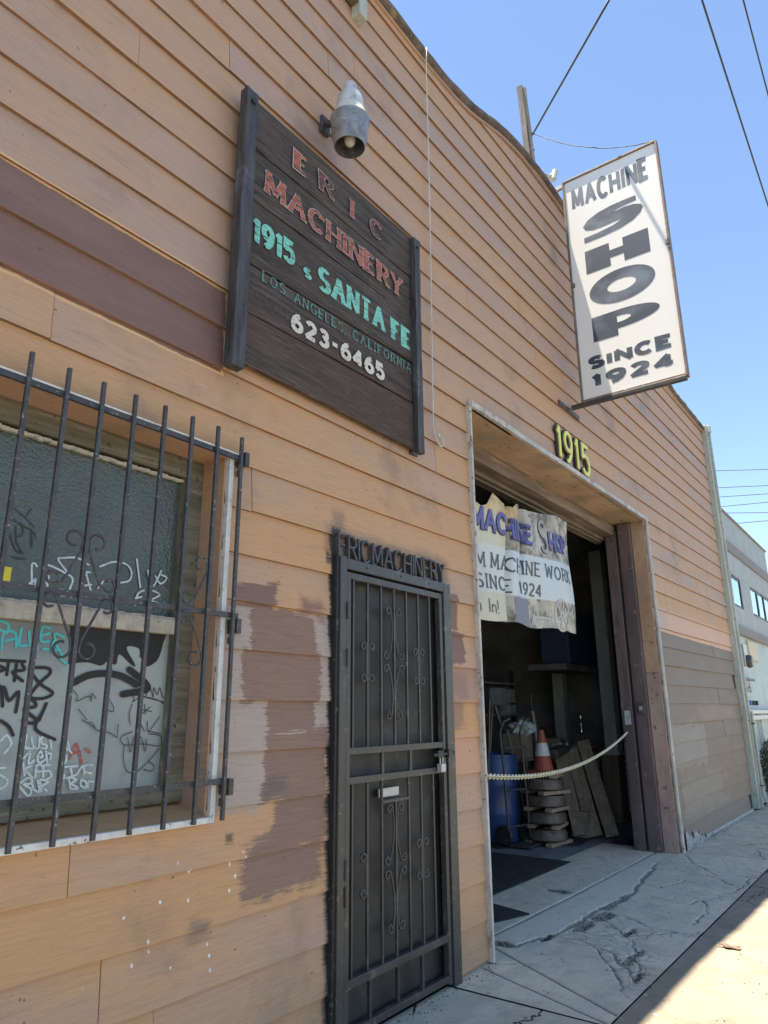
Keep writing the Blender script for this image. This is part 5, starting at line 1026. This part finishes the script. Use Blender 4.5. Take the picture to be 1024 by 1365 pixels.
M['ink_pu'] = ink('purple_print', (0.10, 0.09, 0.30)); M['ink_pd'] = ink('dark_print_shadow', (0.03, 0.028, 0.035)); M['ink_g'] = ink('charcoal_print', (0.05, 0.065, 0.08)); M['ink_br'] = ink('brown_print', (0.12, 0.085, 0.05)); M['ink_gl'] = ink('grey_print', (0.42, 0.42, 0.40))
M['ink_se'] = ink('silver_print', (0.34, 0.32, 0.28))
btext('MACHINE', 4.93, 6.14, 2.985, .20, .032, .022, .012, M['ink_pd'], 3.035, lift=.003)
btext('MACHINE', 4.94, 6.15, 2.998, .20, .024, .016, .010, M['ink_pu'], 3.048, lift=.0065)
btext('S', 6.26, 6.46, 3.00, .34, .030, .024, .0, M['ink_pd'], 3.0, lift=.003); btext('S', 6.27, 6.47, 3.01, .34, .020, .016, .0, M['ink_se'], 3.01, lift=.0065)
btext('HOP', 6.48, 6.98, 3.055, .19, .032, .022, .010, M['ink_pd'], 3.09, lift=.003); btext('HOP', 6.49, 6.99, 3.067, .19, .024, .016, .008, M['ink_pu'], 3.10, lift=.0065)
btext('CUSTOM', 4.24, 5.16, 2.635, .13, .009, .006, .012, M['ink_g'], 2.685, gap=.4)
btext('MACHINE', 5.26, 6.24, 2.69, .135, .011, .007, .012, M['ink_g'], 2.755, gap=.4)
btext('WORK', 6.34, 6.99, 2.765, .135, .011, .007, .012, M['ink_g'], 2.79, gap=.4)
btext('SINCE', 5.0, 5.66, 2.495, .125, .011, .007, .012, M['ink_g'], 2.53, gap=.42)
btext('1924', 5.84, 6.26, 2.54, .125, .011, .008, .0, M['ink_g'], 2.56, gap=.3)
btext('come on In!', 4.30, 5.34, 2.285, .125, .008, .006, .0, M['ink_br'], 2.30, gap=.3)
tmp = MB()       # spoked handwheel of the printed machine picture
for rr in (.19, .17): pass
def bring(cx, cz, r, w): 
    tmp.rib([(cx+r*math.cos(R(a)), cz+r*math.sin(R(a))) for a in range(0, 361, 12)], w, w, bf, .004)
bring(6.68, 2.43, .15, .012); bring(6.68, 2.43, .03, .014)
for a in range(20, 380, 60): tmp.rib([(6.68+.03*math.cos(R(a)), 2.43+.03*math.sin(R(a))), (6.68+.09*math.cos(R(a)), 2.43+.09*math.sin(R(a))), (6.68+.145*math.cos(R(a)), 2.43+.145*math.sin(R(a)))], .009, .009, bf, .0045)
tmp.rib([(6.07, 2.30), (6.1, 2.36), (6.3, 2.37), (6.45, 2.37)], .012, .012, bf, .004)
tmp.rib([(6.85, 2.45), (6.95, 2.5), (7.0, 2.56)], .012, .012, bf, .004)
NB_.part(tmp, 'printed_handwheel', M['ink_gl'], flip=False)

# ------------------------------------------------------------------ chain across the door
def chain_obj(name, a, b_, sag, L, r, mat, label, width=.5):
    a = Vector(a); b_ = Vector(b_); n = 200; P = [a.lerp(b_, i/n)-Vector((0, 0, sag*4*(i/n)*(1-i/n))) for i in range(n+1)]
    d = [0]
    for i in range(n): d.append(d[-1]+(P[i+1]-P[i]).length)
    def at(s_): 
        i = min(n-1, max(0, int(np.searchsorted(d, s_))-1)); t = (s_-d[i])/(d[i+1]-d[i]); return P[i].lerp(P[i+1], t), (P[i+1]-P[i]).normalized()
    m = MB(); k = 0; s_ = L/2
    while s_ < d[-1]:
        c, t = at(s_); up = Vector((0, 0, 1)); sx = t.cross(up)
        if sx.length < .01: sx = Vector((1, 0, 0))
        sx.normalize(); uu = sx.cross(t); v = sx if k % 2 else uu; v = (v + (uu if k % 2 else sx)*.35).normalized()
        lp = []
        for q in range(13):
            an = 2*math.pi*q/12; lp.append(c + t*(L*.62)*math.cos(an) + v*(L*width)*math.sin(an))
        m.tube(lp, r, 5, caps=False); s_ += L; k += 1
    return tag(m.build(name, mat, smooth=True), label, 'chain')
chain_obj('barrier_chain', (4.44, .03, 1.10), (8.68, .40, 1.27), .165, .034, .0048, M['chainy'], 'pale plastic barrier chain slung across the open shop door')
m = MB(); m.tube([(8.665, .40, 1.24), (8.665, .40, 1.30)], .008, 6); tag(chain_obj('steel_chain', (8.655, .42, 1.22), (8.65, .43, .42), .0, .032, .0042, M['cast'], 'dark steel chain hanging loose down the door edge'), None)

# ------------------------------------------------------------------ things inside the door
def drum(x, y, r, h, mat, label, tilt=0.0, grp='plastic drums'):
    t = thing('plastic_drum', label, 'drum', (x, y, 0), grp)
    prof = [(r*.94, 0), (r, .03), (r, h*.33-.02), (r*1.025, h*.33), (r, h*.33+.02), (r, h*.66-.02), (r*1.025, h*.66), (r, h*.66+.02), (r, h-.09), (r*.93, h-.03)]
    MB().lathe(prof, n=32, cap=(True, False)).build('shell', mat, t, smooth='auto')
    MB().lathe([(r*.9, h-.035), (r*.96, h-.03), (r*.96, h), (r*.9, h+.004), (r*.86, h-.012), (0, h-.012)], n=32, cap=(True, False)).build('lid', mat, t, smooth='auto')
    t.rotation_euler = (0, tilt, 0); return t
drum(8.42, 2.02, .285, 1.0, M['bluepl'], 'blue plastic drum just inside the left door edge')
drum(9.05, 2.35, .27, .98, M['bluelt'], 'lighter blue drum leaning behind the hand truck', .0)
HT = T('hand_truck', 'rusty upright hand truck standing against the blue drum', 'hand truck', (8.05, 1.62, 0))
for dx in (0, .36):
    HT.part(MB().tube([(8.0+dx*.9, 1.66-dx*.3, .08), (7.98+dx*.9, 1.68-dx*.3, .9), (7.97+dx*.9, 1.70-dx*.3, 1.28), (8.0+dx*.9, 1.66-dx*.3, 1.40), (8.06+dx*.85, 1.60-dx*.3, 1.44)], .015, 8), 'rail', M['iron'], smooth='auto')
for z in (.22, .62, 1.1): HT.part(MB().tube([(8.0, 1.665, z), (8.33, 1.555, z)], .013, 6), 'rung', M['iron'])
HT.part(MB().box(7.98, 8.36, 1.40, 1.64, .02, .035), 'toe_plate', M['iron'])
for dx in (-.02, .36): 
    w = MB().lathe([(.02, -.025), (.10, -.025), (.115, -.012), (.115, .012), (.10, .025), (.02, .025)], n=20)
    HT.part(MB().add([(8.02+dx+v[2], 1.72-dx*.3+v[0], .12+v[1]) for v in w.v], w.f), 'wheel', M['black'], smooth='auto')
# stack of rings and battens with the cone on it
z = 0.0; SX, SY = 8.52, 1.42
for i in range(5):
    t = thing('wooden_batten_pair', ['lowest pair of pale timber battens under the stack of iron discs', 'second pair of battens from the floor in the disc stack', 'middle pair of battens in the disc stack', 'fourth pair of battens in the disc stack', 'topmost pair of battens right under the traffic cone'][i], 'timber', (SX, SY, z), 'battens in the disc stack')
    for k in (-1, 1):
        MB().beam((-.24, k*.15-.04, .022), (.24, k*.15+.04*random.random(), .022), .09, .04).build('batten', M['boardlt'] if i % 2 == 0 or k < 0 else M['board'], t, bevel=.003)
    t.rotation_euler = (0, 0, random.uniform(-.5, .3)); z += .045
    if i < 4:
        t = thing('iron_disc', ['bottom dark iron disc of the stack behind the chain', 'second dark iron disc from the floor', 'third iron disc, with a paler worn rim', 'top iron disc of the stack below the traffic cone'][i], 'disc', (SX+random.uniform(-.02, .02), SY, z), 'iron discs stacked on battens')
        r = .245+random.uniform(-.015, .015)
        MB().lathe([(.05, 0), (r*.9, 0), (r, .015), (r, .09), (r*.93, .11), (r*.93, .125), (.05, .125)], n=36).build('rim', M['disc'], t, smooth='auto')
        MB().lathe([(.0, .125), (.06, .125), (.06, .14), (.0, .14)], n=16).build('hub', M['cast'], t); z += .142
zc = z
CN = T('traffic_cone', 'orange traffic cone with white band on top of the disc stack', 'traffic cone', (SX, SY, zc))
CN.part(MB().box(SX-.15, SX+.15, SY-.15, SY+.15, zc, zc+.03), 'base', M['orange'], bevel=.01)
def ccx(r0, z0, r1, z1): return MB().lathe([(r0, z0), (r1, z1)], (SX, SY, zc), 24, (False, False))
hc = .50
CN.part(MB().lathe([(.125, .03), (.035, hc), (.0, hc+.004)], (SX, SY, zc), 24, (False, False)), 'body', M['orange'], smooth='auto')
CN.part(ccx(.1275-.0*.09, .0, .0, .0) if False else MB().lathe([(.127-.09*.36+.001, .03+.36*.47), (.127-.09*.68+.001, .03+.68*.47)], (SX, SY, zc), 24, (False, False)), 'reflective_band', M['refl'], smooth='auto')
# leaning planks
PL = [(8.95, 1.23, 9.02, 1.65, .15, .05, 1.10, 'board', 'narrow leaning plank with a pale sawn edge, nearest the disc stack'), (9.03, 1.06, 9.16, 1.52, .17, .045, 1.02, 'board', 'middle grey plank of the three leaning in the doorway'), (9.12, .88, 9.20, 1.36, .16, .05, 1.13, 'board', 'right-hand plank of the three leaning in the doorway')]
for xa, ya, xb, yb, w, th, h, mt, lb in PL:
    m = MB(); m.beam((xa+.1, ya, 0.03), (xb+.38, yb-.05, h), w, th, up=(.9, .4, 0)); 
    o = m.build('leaning_plank', M[mt], bevel=.004); tag(o, lb, 'plank', 'planks leaning inside the door')
# box with bags and rods
BX = T('scrap_box', 'open brown box stuffed with crumpled plastic beside the cone', 'box', (9.0, 1.95, .75))
BX.part(MB().box(8.78, 9.2, 1.8, 2.1, .93, 1.24), 'carton', M['cardb'], bevel=.01)
ST = T('box_stand', 'dark iron stand under the brown box of scrap', 'stand', (9.0, 1.95, 0))
for a in (8.82, 9.16):
    for c_ in (1.84, 2.06): ST.part(MB().tube([(a, c_, 0), (a, c_, .9)], .018, 6), 'leg', M['iron'])
ST.part(MB().box(8.76, 9.22, 1.78, 2.12, .90, .925), 'top', M['board'])
def crumple(cx, cy, cz, s_, n=5, seed=0):
    bm = bmesh.new(); bmesh.ops.create_icosphere(bm, subdivisions=3, radius=s_)
    for v in bm.verts:
        q = v.co*8/s_*.3; v.co *= 1+.45*mnoise.noise(q+Vector((seed, 0, 0)))+.25*mnoise.noise(q*2.7)
        v.co.z *= .65; v.co += Vector((cx, cy, cz))
    m = MB(); m.v = [tuple(v.co) for v in bm.verts]; m.f = [tuple(v.index for v in f.verts) for f in bm.faces]; bm.free(); return m
BX.part(crumple(8.98, 1.9, 1.30, .17, seed=1), 'crumpled_plastic', M['bag']); BX.part(crumple(9.18, 1.88, 1.30, .10, seed=5), 'crumpled_plastic', M['bag'])
RODS = [((8.9, 1.7, 0.02), (9.42, 1.95, 1.75), .016, 'long thin steel rod leaning up out of the scrap'), ((9.02, 1.62, 0.02), (9.10, 1.80, 1.52), .045, 'thick grey leaning pipe wrapped at its top beside the cone'),
        ((9.35, 1.6, .02), (9.05, 1.95, 1.25), .03, 'dark pipe crossing behind the cone'), ((7.62, 1.85, .02), (7.58, 1.9, 1.74), .010, 'thin bright rod nearest the left door edge'),
        ((8.0, 1.95, .02), (8.12, 1.9, 1.66), .012, 'slim steel rod rising behind the blue drum'), ((8.5, 2.3, 1.0), (8.15, 2.3, 1.62), .014, 'rod leaning left above the blue drum'),
        ((8.3, 2.6, .9), (8.75, 2.6, 1.55), .018, 'rod leaning right above the drums'), ((9.2, 2.2, .9), (9.0, 2.3, 1.6), .03, 'short vertical pipe above the box')]
for a, b_, r, lb in RODS:
    m = MB(); m.tube([a, b_], r, 8); tag(m.build('steel_rod', M['cast'], smooth='auto'), lb, 'rod', 'rods and pipes leaning in the doorway')
SH = T('storage_shelf', 'dark shelf rack with small cartons deep inside the left of the doorway', 'shelf', (10.3, 3.2, 0))
for x in (9.7, 11.2): SH.part(MB().box(x-.03, x+.03, 3.1, 3.16, 0, 2.2), 'upright', M['iron'])
for zz in (.6, 1.45, 1.95): SH.part(MB().box(9.7, 11.2, 3.05, 3.5, zz, zz+.03), 'board', M['interior'])
for i, (x, zz, w, h, mt, lb) in enumerate(((10.62, 1.62, .20, .27, 'refl', 'pale carton on the shelf rack, left of two'), (10.95, 1.66, .16, .22, 'bag', 'greyer carton on the rack beside the pale one'), (10.95, 1.48, .20, .15, 'bag', 'low carton under the greyer one on the rack'))):
    m = MB(); m.box(x-w/2, x+w/2, 3.0, 3.2, zz, zz+h); m.box(x-w/2+.02, x+w/2-.02, 2.996, 3.0, zz+.03, zz+h*.4); tag(m.build('carton', M[mt], bevel=.004), lb, 'carton')
WB = T('workbench', 'low timber bench with a tool on it right of the disc stack', 'workbench', (9.9, 1.9, 0))
WB.part(MB().box(9.55, 11.2, 1.65, 2.35, .93, .99), 'top', M['board'], bevel=.004)
for x in (9.65, 11.1):
    for y in (1.7, 2.28): WB.part(MB().box(x-.04, x+.04, y-.04, y+.04, 0, .93), 'leg', M['board'])
PT = T('metal_plate', 'pale flat plate lying on the workbench', 'plate', (10.55, 1.78, .99)); PT.part(MB().box(10.35, 10.8, 1.62, 1.9, .992, 1.03), 'slab', M['galv'], bevel=.004)
tag(MB().lathe([(.05, 0), (.05, .03), (.02, .05), (.02, .13), (.04, .17), (.04, .22), (.018, .26), (.018, .34), (.035, .37), (.03, .42), (0, .43)], (10.6, 1.72, 1.031), 20, (True, False)).build('chrome_spindle', M['chrome'], smooth='auto'), 'shiny turned chrome spindle standing on the plate', 'spindle')
VS = T('bench_vise', 'heavy dark vise at the left end of the workbench', 'vise', (9.45, 1.55, .99))
VS.part(MB().beam((9.05, 1.52, .98), (9.6, 1.55, 1.06), .14, .11, up=(0, 0, 1)), 'jaw', M['cast'], bevel=.01); VS.part(MB().tube([(9.3, 1.42, 1.10), (9.62, 1.62, 1.13)], .022, 8), 'screw', M['cast'])
LT = T('machine_tool', 'dim grey machine tool with a handwheel deep behind the drums', 'machine', (10.6, 4.3, 0))
LT.part(MB().box(9.6, 11.6, 4.0, 4.7, 0, .85).box(9.7, 10.3, 4.05, 4.65, .85, 1.5), 'body', M['cast'], bevel=.02); LT.part(MB().box(10.3, 11.55, 4.1, 4.5, .85, 1.0), 'bed', M['galv'], bevel=.01)
hw = MB(); hw.tube([(10.0+.16*math.cos(R(a)), 3.98, 1.2+.16*math.sin(R(a))) for a in range(0, 361, 20)], .016, 6)
for a in (0, 60, 120): hw.tube([(10.0+.16*math.cos(R(a)), 3.98, 1.2+.16*math.sin(R(a))), (10.0-.16*math.cos(R(a)), 3.98, 1.2-.16*math.sin(R(a)))], .010, 5)
LT.part(hw, 'handwheel', M['galv'])
BK = T('metal_bucket', 'dented grey bucket on the floor between the stack and the planks', 'bucket', (8.86, 1.62, 0))
BK.part(MB().lathe([(.10, 0), (.14, .28), (.145, .29), (.135, .285), (.095, .012), (0, .012)], (8.86, 1.62, 0), 24, (True, False)), 'pail', M['cast'], smooth='auto')
BK.part(MB().tube([(8.86+.14*math.cos(R(a)), 1.62-.05, .28+.12*math.sin(R(a))) for a in range(0, 181, 15)], .004, 5), 'bail', M['iron'])
for i, (x, y, w, d, z0_, h, mt, lb) in enumerate(((9.25, 1.25, .32, .22, 0, .30, 'cardb', 'brown carton on the floor behind the leaning planks'), (8.72, 2.5, .5, .3, 0, .62, 'board', 'rough timber crate behind the blue drum'), (8.75, 2.5, .3, .25, .62, .24, 'cardb', 'small carton on top of the timber crate'), (9.75, 1.8, .34, .3, .99, .16, 'cardb', 'flat carton on the workbench beside the vise'), (9.9, 2.15, .3, .2, .99, .3, 'cast', 'dark metal toolbox at the back of the workbench'))):
    m = MB(); m.box(x-w/2, x+w/2, y-d/2, y+d/2, z0_, z0_+h); m.box(x-w/2-.008, x+w/2+.008, y-d/2-.008, y+d/2+.008, z0_+h-.05, z0_+h+.006); o = m.build('crate' if mt == 'board' else 'toolbox' if mt == 'cast' else 'carton', M[mt], bevel=.006); o.rotation_euler = (0, 0, 0); tag(o, lb, 'crate' if mt == 'board' else 'toolbox' if mt == 'cast' else 'carton')
for a, b_, r, lb in (((8.25, 2.3, .9), (7.9, 2.35, 1.55), .015, 'wooden tool handle leaning far left above the drum'), ((8.6, 2.2, .9), (8.95, 2.3, 1.7), .012, 'slender handle standing between drum and box'), ((9.3, 2.0, .0), (9.62, 2.2, 1.45), .022, 'brown stick leaning right of the scrap box'), ((8.75, 1.75, .0), (8.55, 1.9, 1.3), .018, 'rusty bar leaning behind the disc stack')):
    m = MB(); m.tube([a, b_], r, 8); tag(m.build('tool_handle', M['board'], smooth='auto'), lb, 'tool handle', 'tool handles among the scrap')
def column(x, y, z0, z1, w, lb):
    t = T('steel_column', lb, 'column', (x, y, z0), 'grey columns inside the shop'); t.part(MB().box(x-w/2, x+w/2, y-w/2, y+w/2, z0, z1), 'shaft', M['colgrey'], bevel=.005); t.part(MB().box(x-w*.65, x+w*.65, y-w*.65, y+w*.65, z0, z0+.03), 'base_plate', M['colgrey'])
column(11.98, 2.6, .99, 6.3, .19, 'left grey column standing behind the scrap, seen below the banner'); column(10.78, 1.32, .90, 3.95, .19, 'right grey column beside the dark door edge')
tag(MB().box(10.62, 10.98, 1.22, 1.46, .0, .90).build('column_plinth', M['board'], bevel=.005), 'brown boxed plinth under the right grey column', 'plinth')
CB = T('hanging_cabinet', 'dark blue cabinet on a shelf between the two columns', 'cabinet', (11.6, 2.2, 2.2))
CB.part(MB().box(11.05, 12.3, 2.0, 2.5, 2.26, 3.15), 'carcass', M['navy'], bevel=.03); CB.part(MB().box(10.75, 12.5, 1.95, 2.6, 2.15, 2.245), 'shelf_board', M['interior'])
# mats, leaf, broken pieces
m = MB(); m.box(4.7, 7.62, .76, 1.95, .0, .010); tag(m.build('floor_mat', M['rubber'], bevel=.003), 'large black rubber mat on the floor inside the door', 'mat')
m = MB(); m.add([(4.4, .26, .0), (5.11, .385, .0), (5.56, .25, .0), (5.69, .72, .0), (4.4, .74, .0)] + [(4.4, .26, .009), (5.11, .385, .009), (5.56, .25, .009), (5.69, .72, .009), (4.4, .74, .009)], [(4,3,2,1,0), (5,6,7,8,9)]+[(i, (i+1) % 5, 5+(i+1) % 5, 5+i) for i in range(5)])
tag(m.build('floor_mat', M['rubber']), 'small black mat corner at the left door edge', 'mat')
m = MB(); m.add([(7.86, 1.74, .0), (8.60, 1.06, .0), (10.2, 1.2, .0), (10.4, 2.6, .0), (8.3, 2.4, .0)] + [(7.86, 1.74, .008), (8.60, 1.06, .008), (10.2, 1.2, .008), (10.4, 2.6, .008), (8.3, 2.4, .008)], [(4,3,2,1,0), (5,6,7,8,9)]+[(i, (i+1) % 5, 5+(i+1) % 5, 5+i) for i in range(5)])
tag(m.build('floor_mat', M['rubber']), 'black mat under the drums and disc stack', 'mat')
lf = MB(); n = 16
for i in range(n):
    a = 2*math.pi*i/n; rr = .5+.5*abs(math.sin(a*2.5+.4)); lf.v.append((5.575+.035*rr*math.cos(a), -1.18+.085*rr*math.sin(a), .008+.022*random.random()))
lf.v.append((5.575, -1.18, .012)); lf.f = [(i, (i+1) % n, n) for i in range(n)]
o = lf.build('dry_leaf', M['leafd']); so = o.modifiers.new('solid', 'SOLIDIFY'); so.thickness = .003; tag(o, 'curled dry brown leaf on the sunlit sidewalk', 'leaf')
m = MB()
for i in range(420):
    k = random.choice(HOLES); a = random.random()*6.28; q = math.sqrt(random.random()); x = k[0]+k[2]*q*math.cos(a)*1.1; y = k[1]+k[3]*q*math.sin(a)*1.2; s_ = random.uniform(.003, .009)
    zb = -.013; m.add([(x-s_, y, zb), (x+s_*.6, y-s_, zb), (x+s_*.5, y+s_, zb), (x, y, zb+s_*1.8)], [(0, 1, 3), (1, 2, 3), (2, 0, 3)])
for i in range(900):
    x = random.uniform(4, 9); y = random.uniform(-2.6, .6)
    if i > 300: x = random.uniform(2, 13.2); y = -.04-abs(random.gauss(0, .05)); x = x if not 4.4 < x < 8.85 else x+4.45
    s_ = random.uniform(.002, .005); m.add([(x-s_, y, .0), (x+s_*.6, y-s_, .0), (x+s_*.5, y+s_, .0), (x, y, s_*1.6)], [(0, 1, 3), (1, 2, 3), (2, 0, 3)])
tag(m.build('loose_gravel', M['soil']), 'loose grit and gravel lying in the cracked driveway', 'gravel', kind='stuff')

# ------------------------------------------------------------------ neighbour
NBR = T('neighbour_building', 'pale grey stucco two storey building beyond the machine shop', 'building', (16, 0, 0))
FX0, FX1 = 13.42, 18.5
wl = MB()
def wallrect(x0, x1, z0, z1): wl.box(x0, x1, 0, .25, z0, z1)
wins = [(13.93, 14.83, 3.35, 3.93), (15.78, 18.1, 3.36, 3.94)]
wallrect(FX0, FX1, 3.94, 5.12); wallrect(FX0, 13.93, 3.35, 3.94); wallrect(14.83, 15.78, 3.35, 3.94); wallrect(18.1, FX1, 3.35, 3.94); wallrect(FX0, FX1, 2.98, 3.35)
NBR.part(wl, 'wall', M['stucco']); NBR.part(MB().box(FX0, FX1, .02, .25, 0, 2.98), 'wall', M['whitew']); NBR.part(MB().box(FX0, FX1, .25, 10, 0, 5.05), 'wall', M['stucco'])
NBR.part(MB().box(FX0, FX1+.02, -.035, 0, 4.36, 4.56), 'string_course', M['stuccod'], bevel=.008); NBR.part(MB().box(FX0, FX1+.02, -.05, .02, 2.82, 2.98), 'string_course', M['stuccod'], bevel=.008)
NBR.part(MB().box(FX0, FX1+.03, -.03, .28, 5.12, 5.16), 'coping', M['stuccod'], bevel=.005)
gl = NB('sky_tinted_window_glass', .05, 0, .9); M['wglass'] = gl.out((0.42, 0.58, 0.74)); M['wglass'].node_tree.nodes['Principled BSDF'].inputs['Metallic'].default_value = .85  # reflected sky blue put into the base colour of the panes
for x0, x1, z0, z1 in wins:
    w = NBR.part(MB().box(x0, x0+.05, .01, .12, z0, z1).box(x1-.05, x1, .01, .12, z0, z1).box(x0+.05, x1-.05, .01, .12, z1-.045, z1).box(x0+.05, x1-.05, .01, .12, z0, z0+.045), 'window', M['black'])
    n = 1 if x1-x0 < 1 else 3; pw = (x1-x0)/n
    for i in range(n):
        NBR.part(MB().box(x0+pw*i+.04, x0+pw*(i+1)-.04, .022, .032, z0+.04, z1-.04), 'pane', M['wglass'], w)
        if i: NBR.part(MB().box(x0+pw*i-.05, x0+pw*i+.05, .006, .125, z0+.045, z1-.045), 'mullion', M['black'], w)
NBR.part(MB().tube([(13.75, -.02, 4.03), (13.78, -.03, 3.82)], .025, 6), 'wire_anchor', M['iron'])
MT = T('electric_meter', 'round glass electric meter and conduit on the pale neighbouring wall', 'electric meter', (13.75, -.05, 2.3))
MT.part(MB().box(13.55, 13.85, -.12, .0, 2.25, 2.62), 'box', M['galv'], bevel=.008)
dm = MB().lathe([(.11, 0), (.11, .05), (.09, .08), (0, .085)], n=24, cap=(True, False)); MT.part(MB().add([(13.72+v[0], -.12-v[2], 2.33+v[1]) for v in dm.v], dm.f), 'dial', M['cast'], smooth='auto')
MT.part(MB().tube([(13.50, -.04, .1), (13.50, -.04, 2.9)], .02, 6).tube([(13.58, -.04, 1.9), (13.58, -.04, 2.8)], .016, 6), 'conduit', M['green'])
MT.part(MB().box(13.5, 14.5, -.06, -.02, 2.02, 2.06), 'strut', M['iron'])
tag(MB().box(14.62, 15.5, -.02, .015, 2.42, 2.76).build('wall_notice', M_simple('cream_notice', (0.62, 0.55, 0.36), .6, var=.1)), 'cream notice board on the neighbouring wall above the rail', 'notice')
m = MB(); text(m, '66', 13.98, 14.5, 1.82, .17, .022, .012, lambda u, w, h: (u, .0185-h, w)); NBR.part(m, 'faded_graffiti', M['let_ghost'], flip=False)
for i, (x, c_) in enumerate(((13.82, 'bluelt'), (14.05, 'black'), (14.38, 'black'))): 
    tag(MB().tube([(x, -.05, 1.60), (x, -.05, 1.68)], .035, 8).build('valve_handle', M[c_]), ['blue round valve handle just above the white rail', 'left black valve handle above the white rail', 'right black valve handle above the white rail'][i], 'valve')
RL = T('white_railing', 'white painted board rail in front of the neighbouring wall', 'railing', (15.3, -.07, 0))
RL.part(MB().box(13.3, 18.4, -.09, -.05, 1.36, 1.43), 'board', M['white'], bevel=.004); RL.part(MB().box(13.3, 18.4, -.09, -.05, 1.46, 1.52), 'board', M['white'], bevel=.004)
for x in (13.5, 14.7, 15.9, 17.1, 18.3): RL.part(MB().box(x-.03, x+.03, -.048, -.004, 0, 1.5), 'post', M['white'])
def shrub(x, y, w, d, h, lb, seed, flowers=0):
    t = T('shrub', lb, 'shrub', (x, y, 0), 'shrubs by the neighbouring wall'); rs = random.Random(seed)
    m = MB(); fl = MB()
    for i in range(2600):
        while True:
            p = Vector((rs.uniform(-1, 1), rs.uniform(-1, 1), rs.uniform(-1, 1)))
            if .35 < p.length < 1.0 + .25*mnoise.noise(p*2.1+Vector((seed, 0, 0))): break
        c = Vector((x+p.x*w/2, y+p.y*d/2, h*.52+p.z*h*.48)); a = Vector((rs.gauss(0, 1), rs.gauss(0, 1), rs.gauss(0, 1))).normalized(); b2 = a.cross(Vector((rs.gauss(0, 1), rs.gauss(0, 1), rs.gauss(0, 1)))).normalized(); s_ = rs.uniform(.016, .032)
        tgt = fl if rs.random() < flowers and p.z > .2 else m
        tgt.add([c-a*s_, c+b2*s_*.45, c+a*s_, c-b2*s_*.45], [(0, 1, 2, 3)])
    t.part(m, 'crown', M['leafg'], flip=False)
    if fl.v: t.part(fl, 'flowers', M['flower'], flip=False)
    st = MB()
    for i in range(7): st.tube([(x+rs.uniform(-.05, .05), y, 0), (x+rs.uniform(-w, w)*.3, y+rs.uniform(-d, d)*.3, h*.7)], .012, 5, r2=.005)
    t.part(st, 'stems', M['board'])
M['leafg'] = M_simple('dark_shrub_leaves', (0.055, 0.075, 0.035), .6, var=.45, scale=9, dirt=(0.10, 0.095, 0.06), bump=0); M['flower'] = M_simple('orange_pink_blossom', (0.62, 0.32, 0.20), .6, var=.3, scale=9, bump=0)
shrub(13.85, -.24, .75, .32, 1.06, 'dark green shrub hard against the downpipe', 3); shrub(14.75, -.28, .95, .4, 1.14, 'shrub with orange pink blossom at the right edge of the photo', 8, .18); shrub(16.2, -.5, 1.1, .6, 1.1, 'shrub farther along the neighbouring wall', 12, .05)
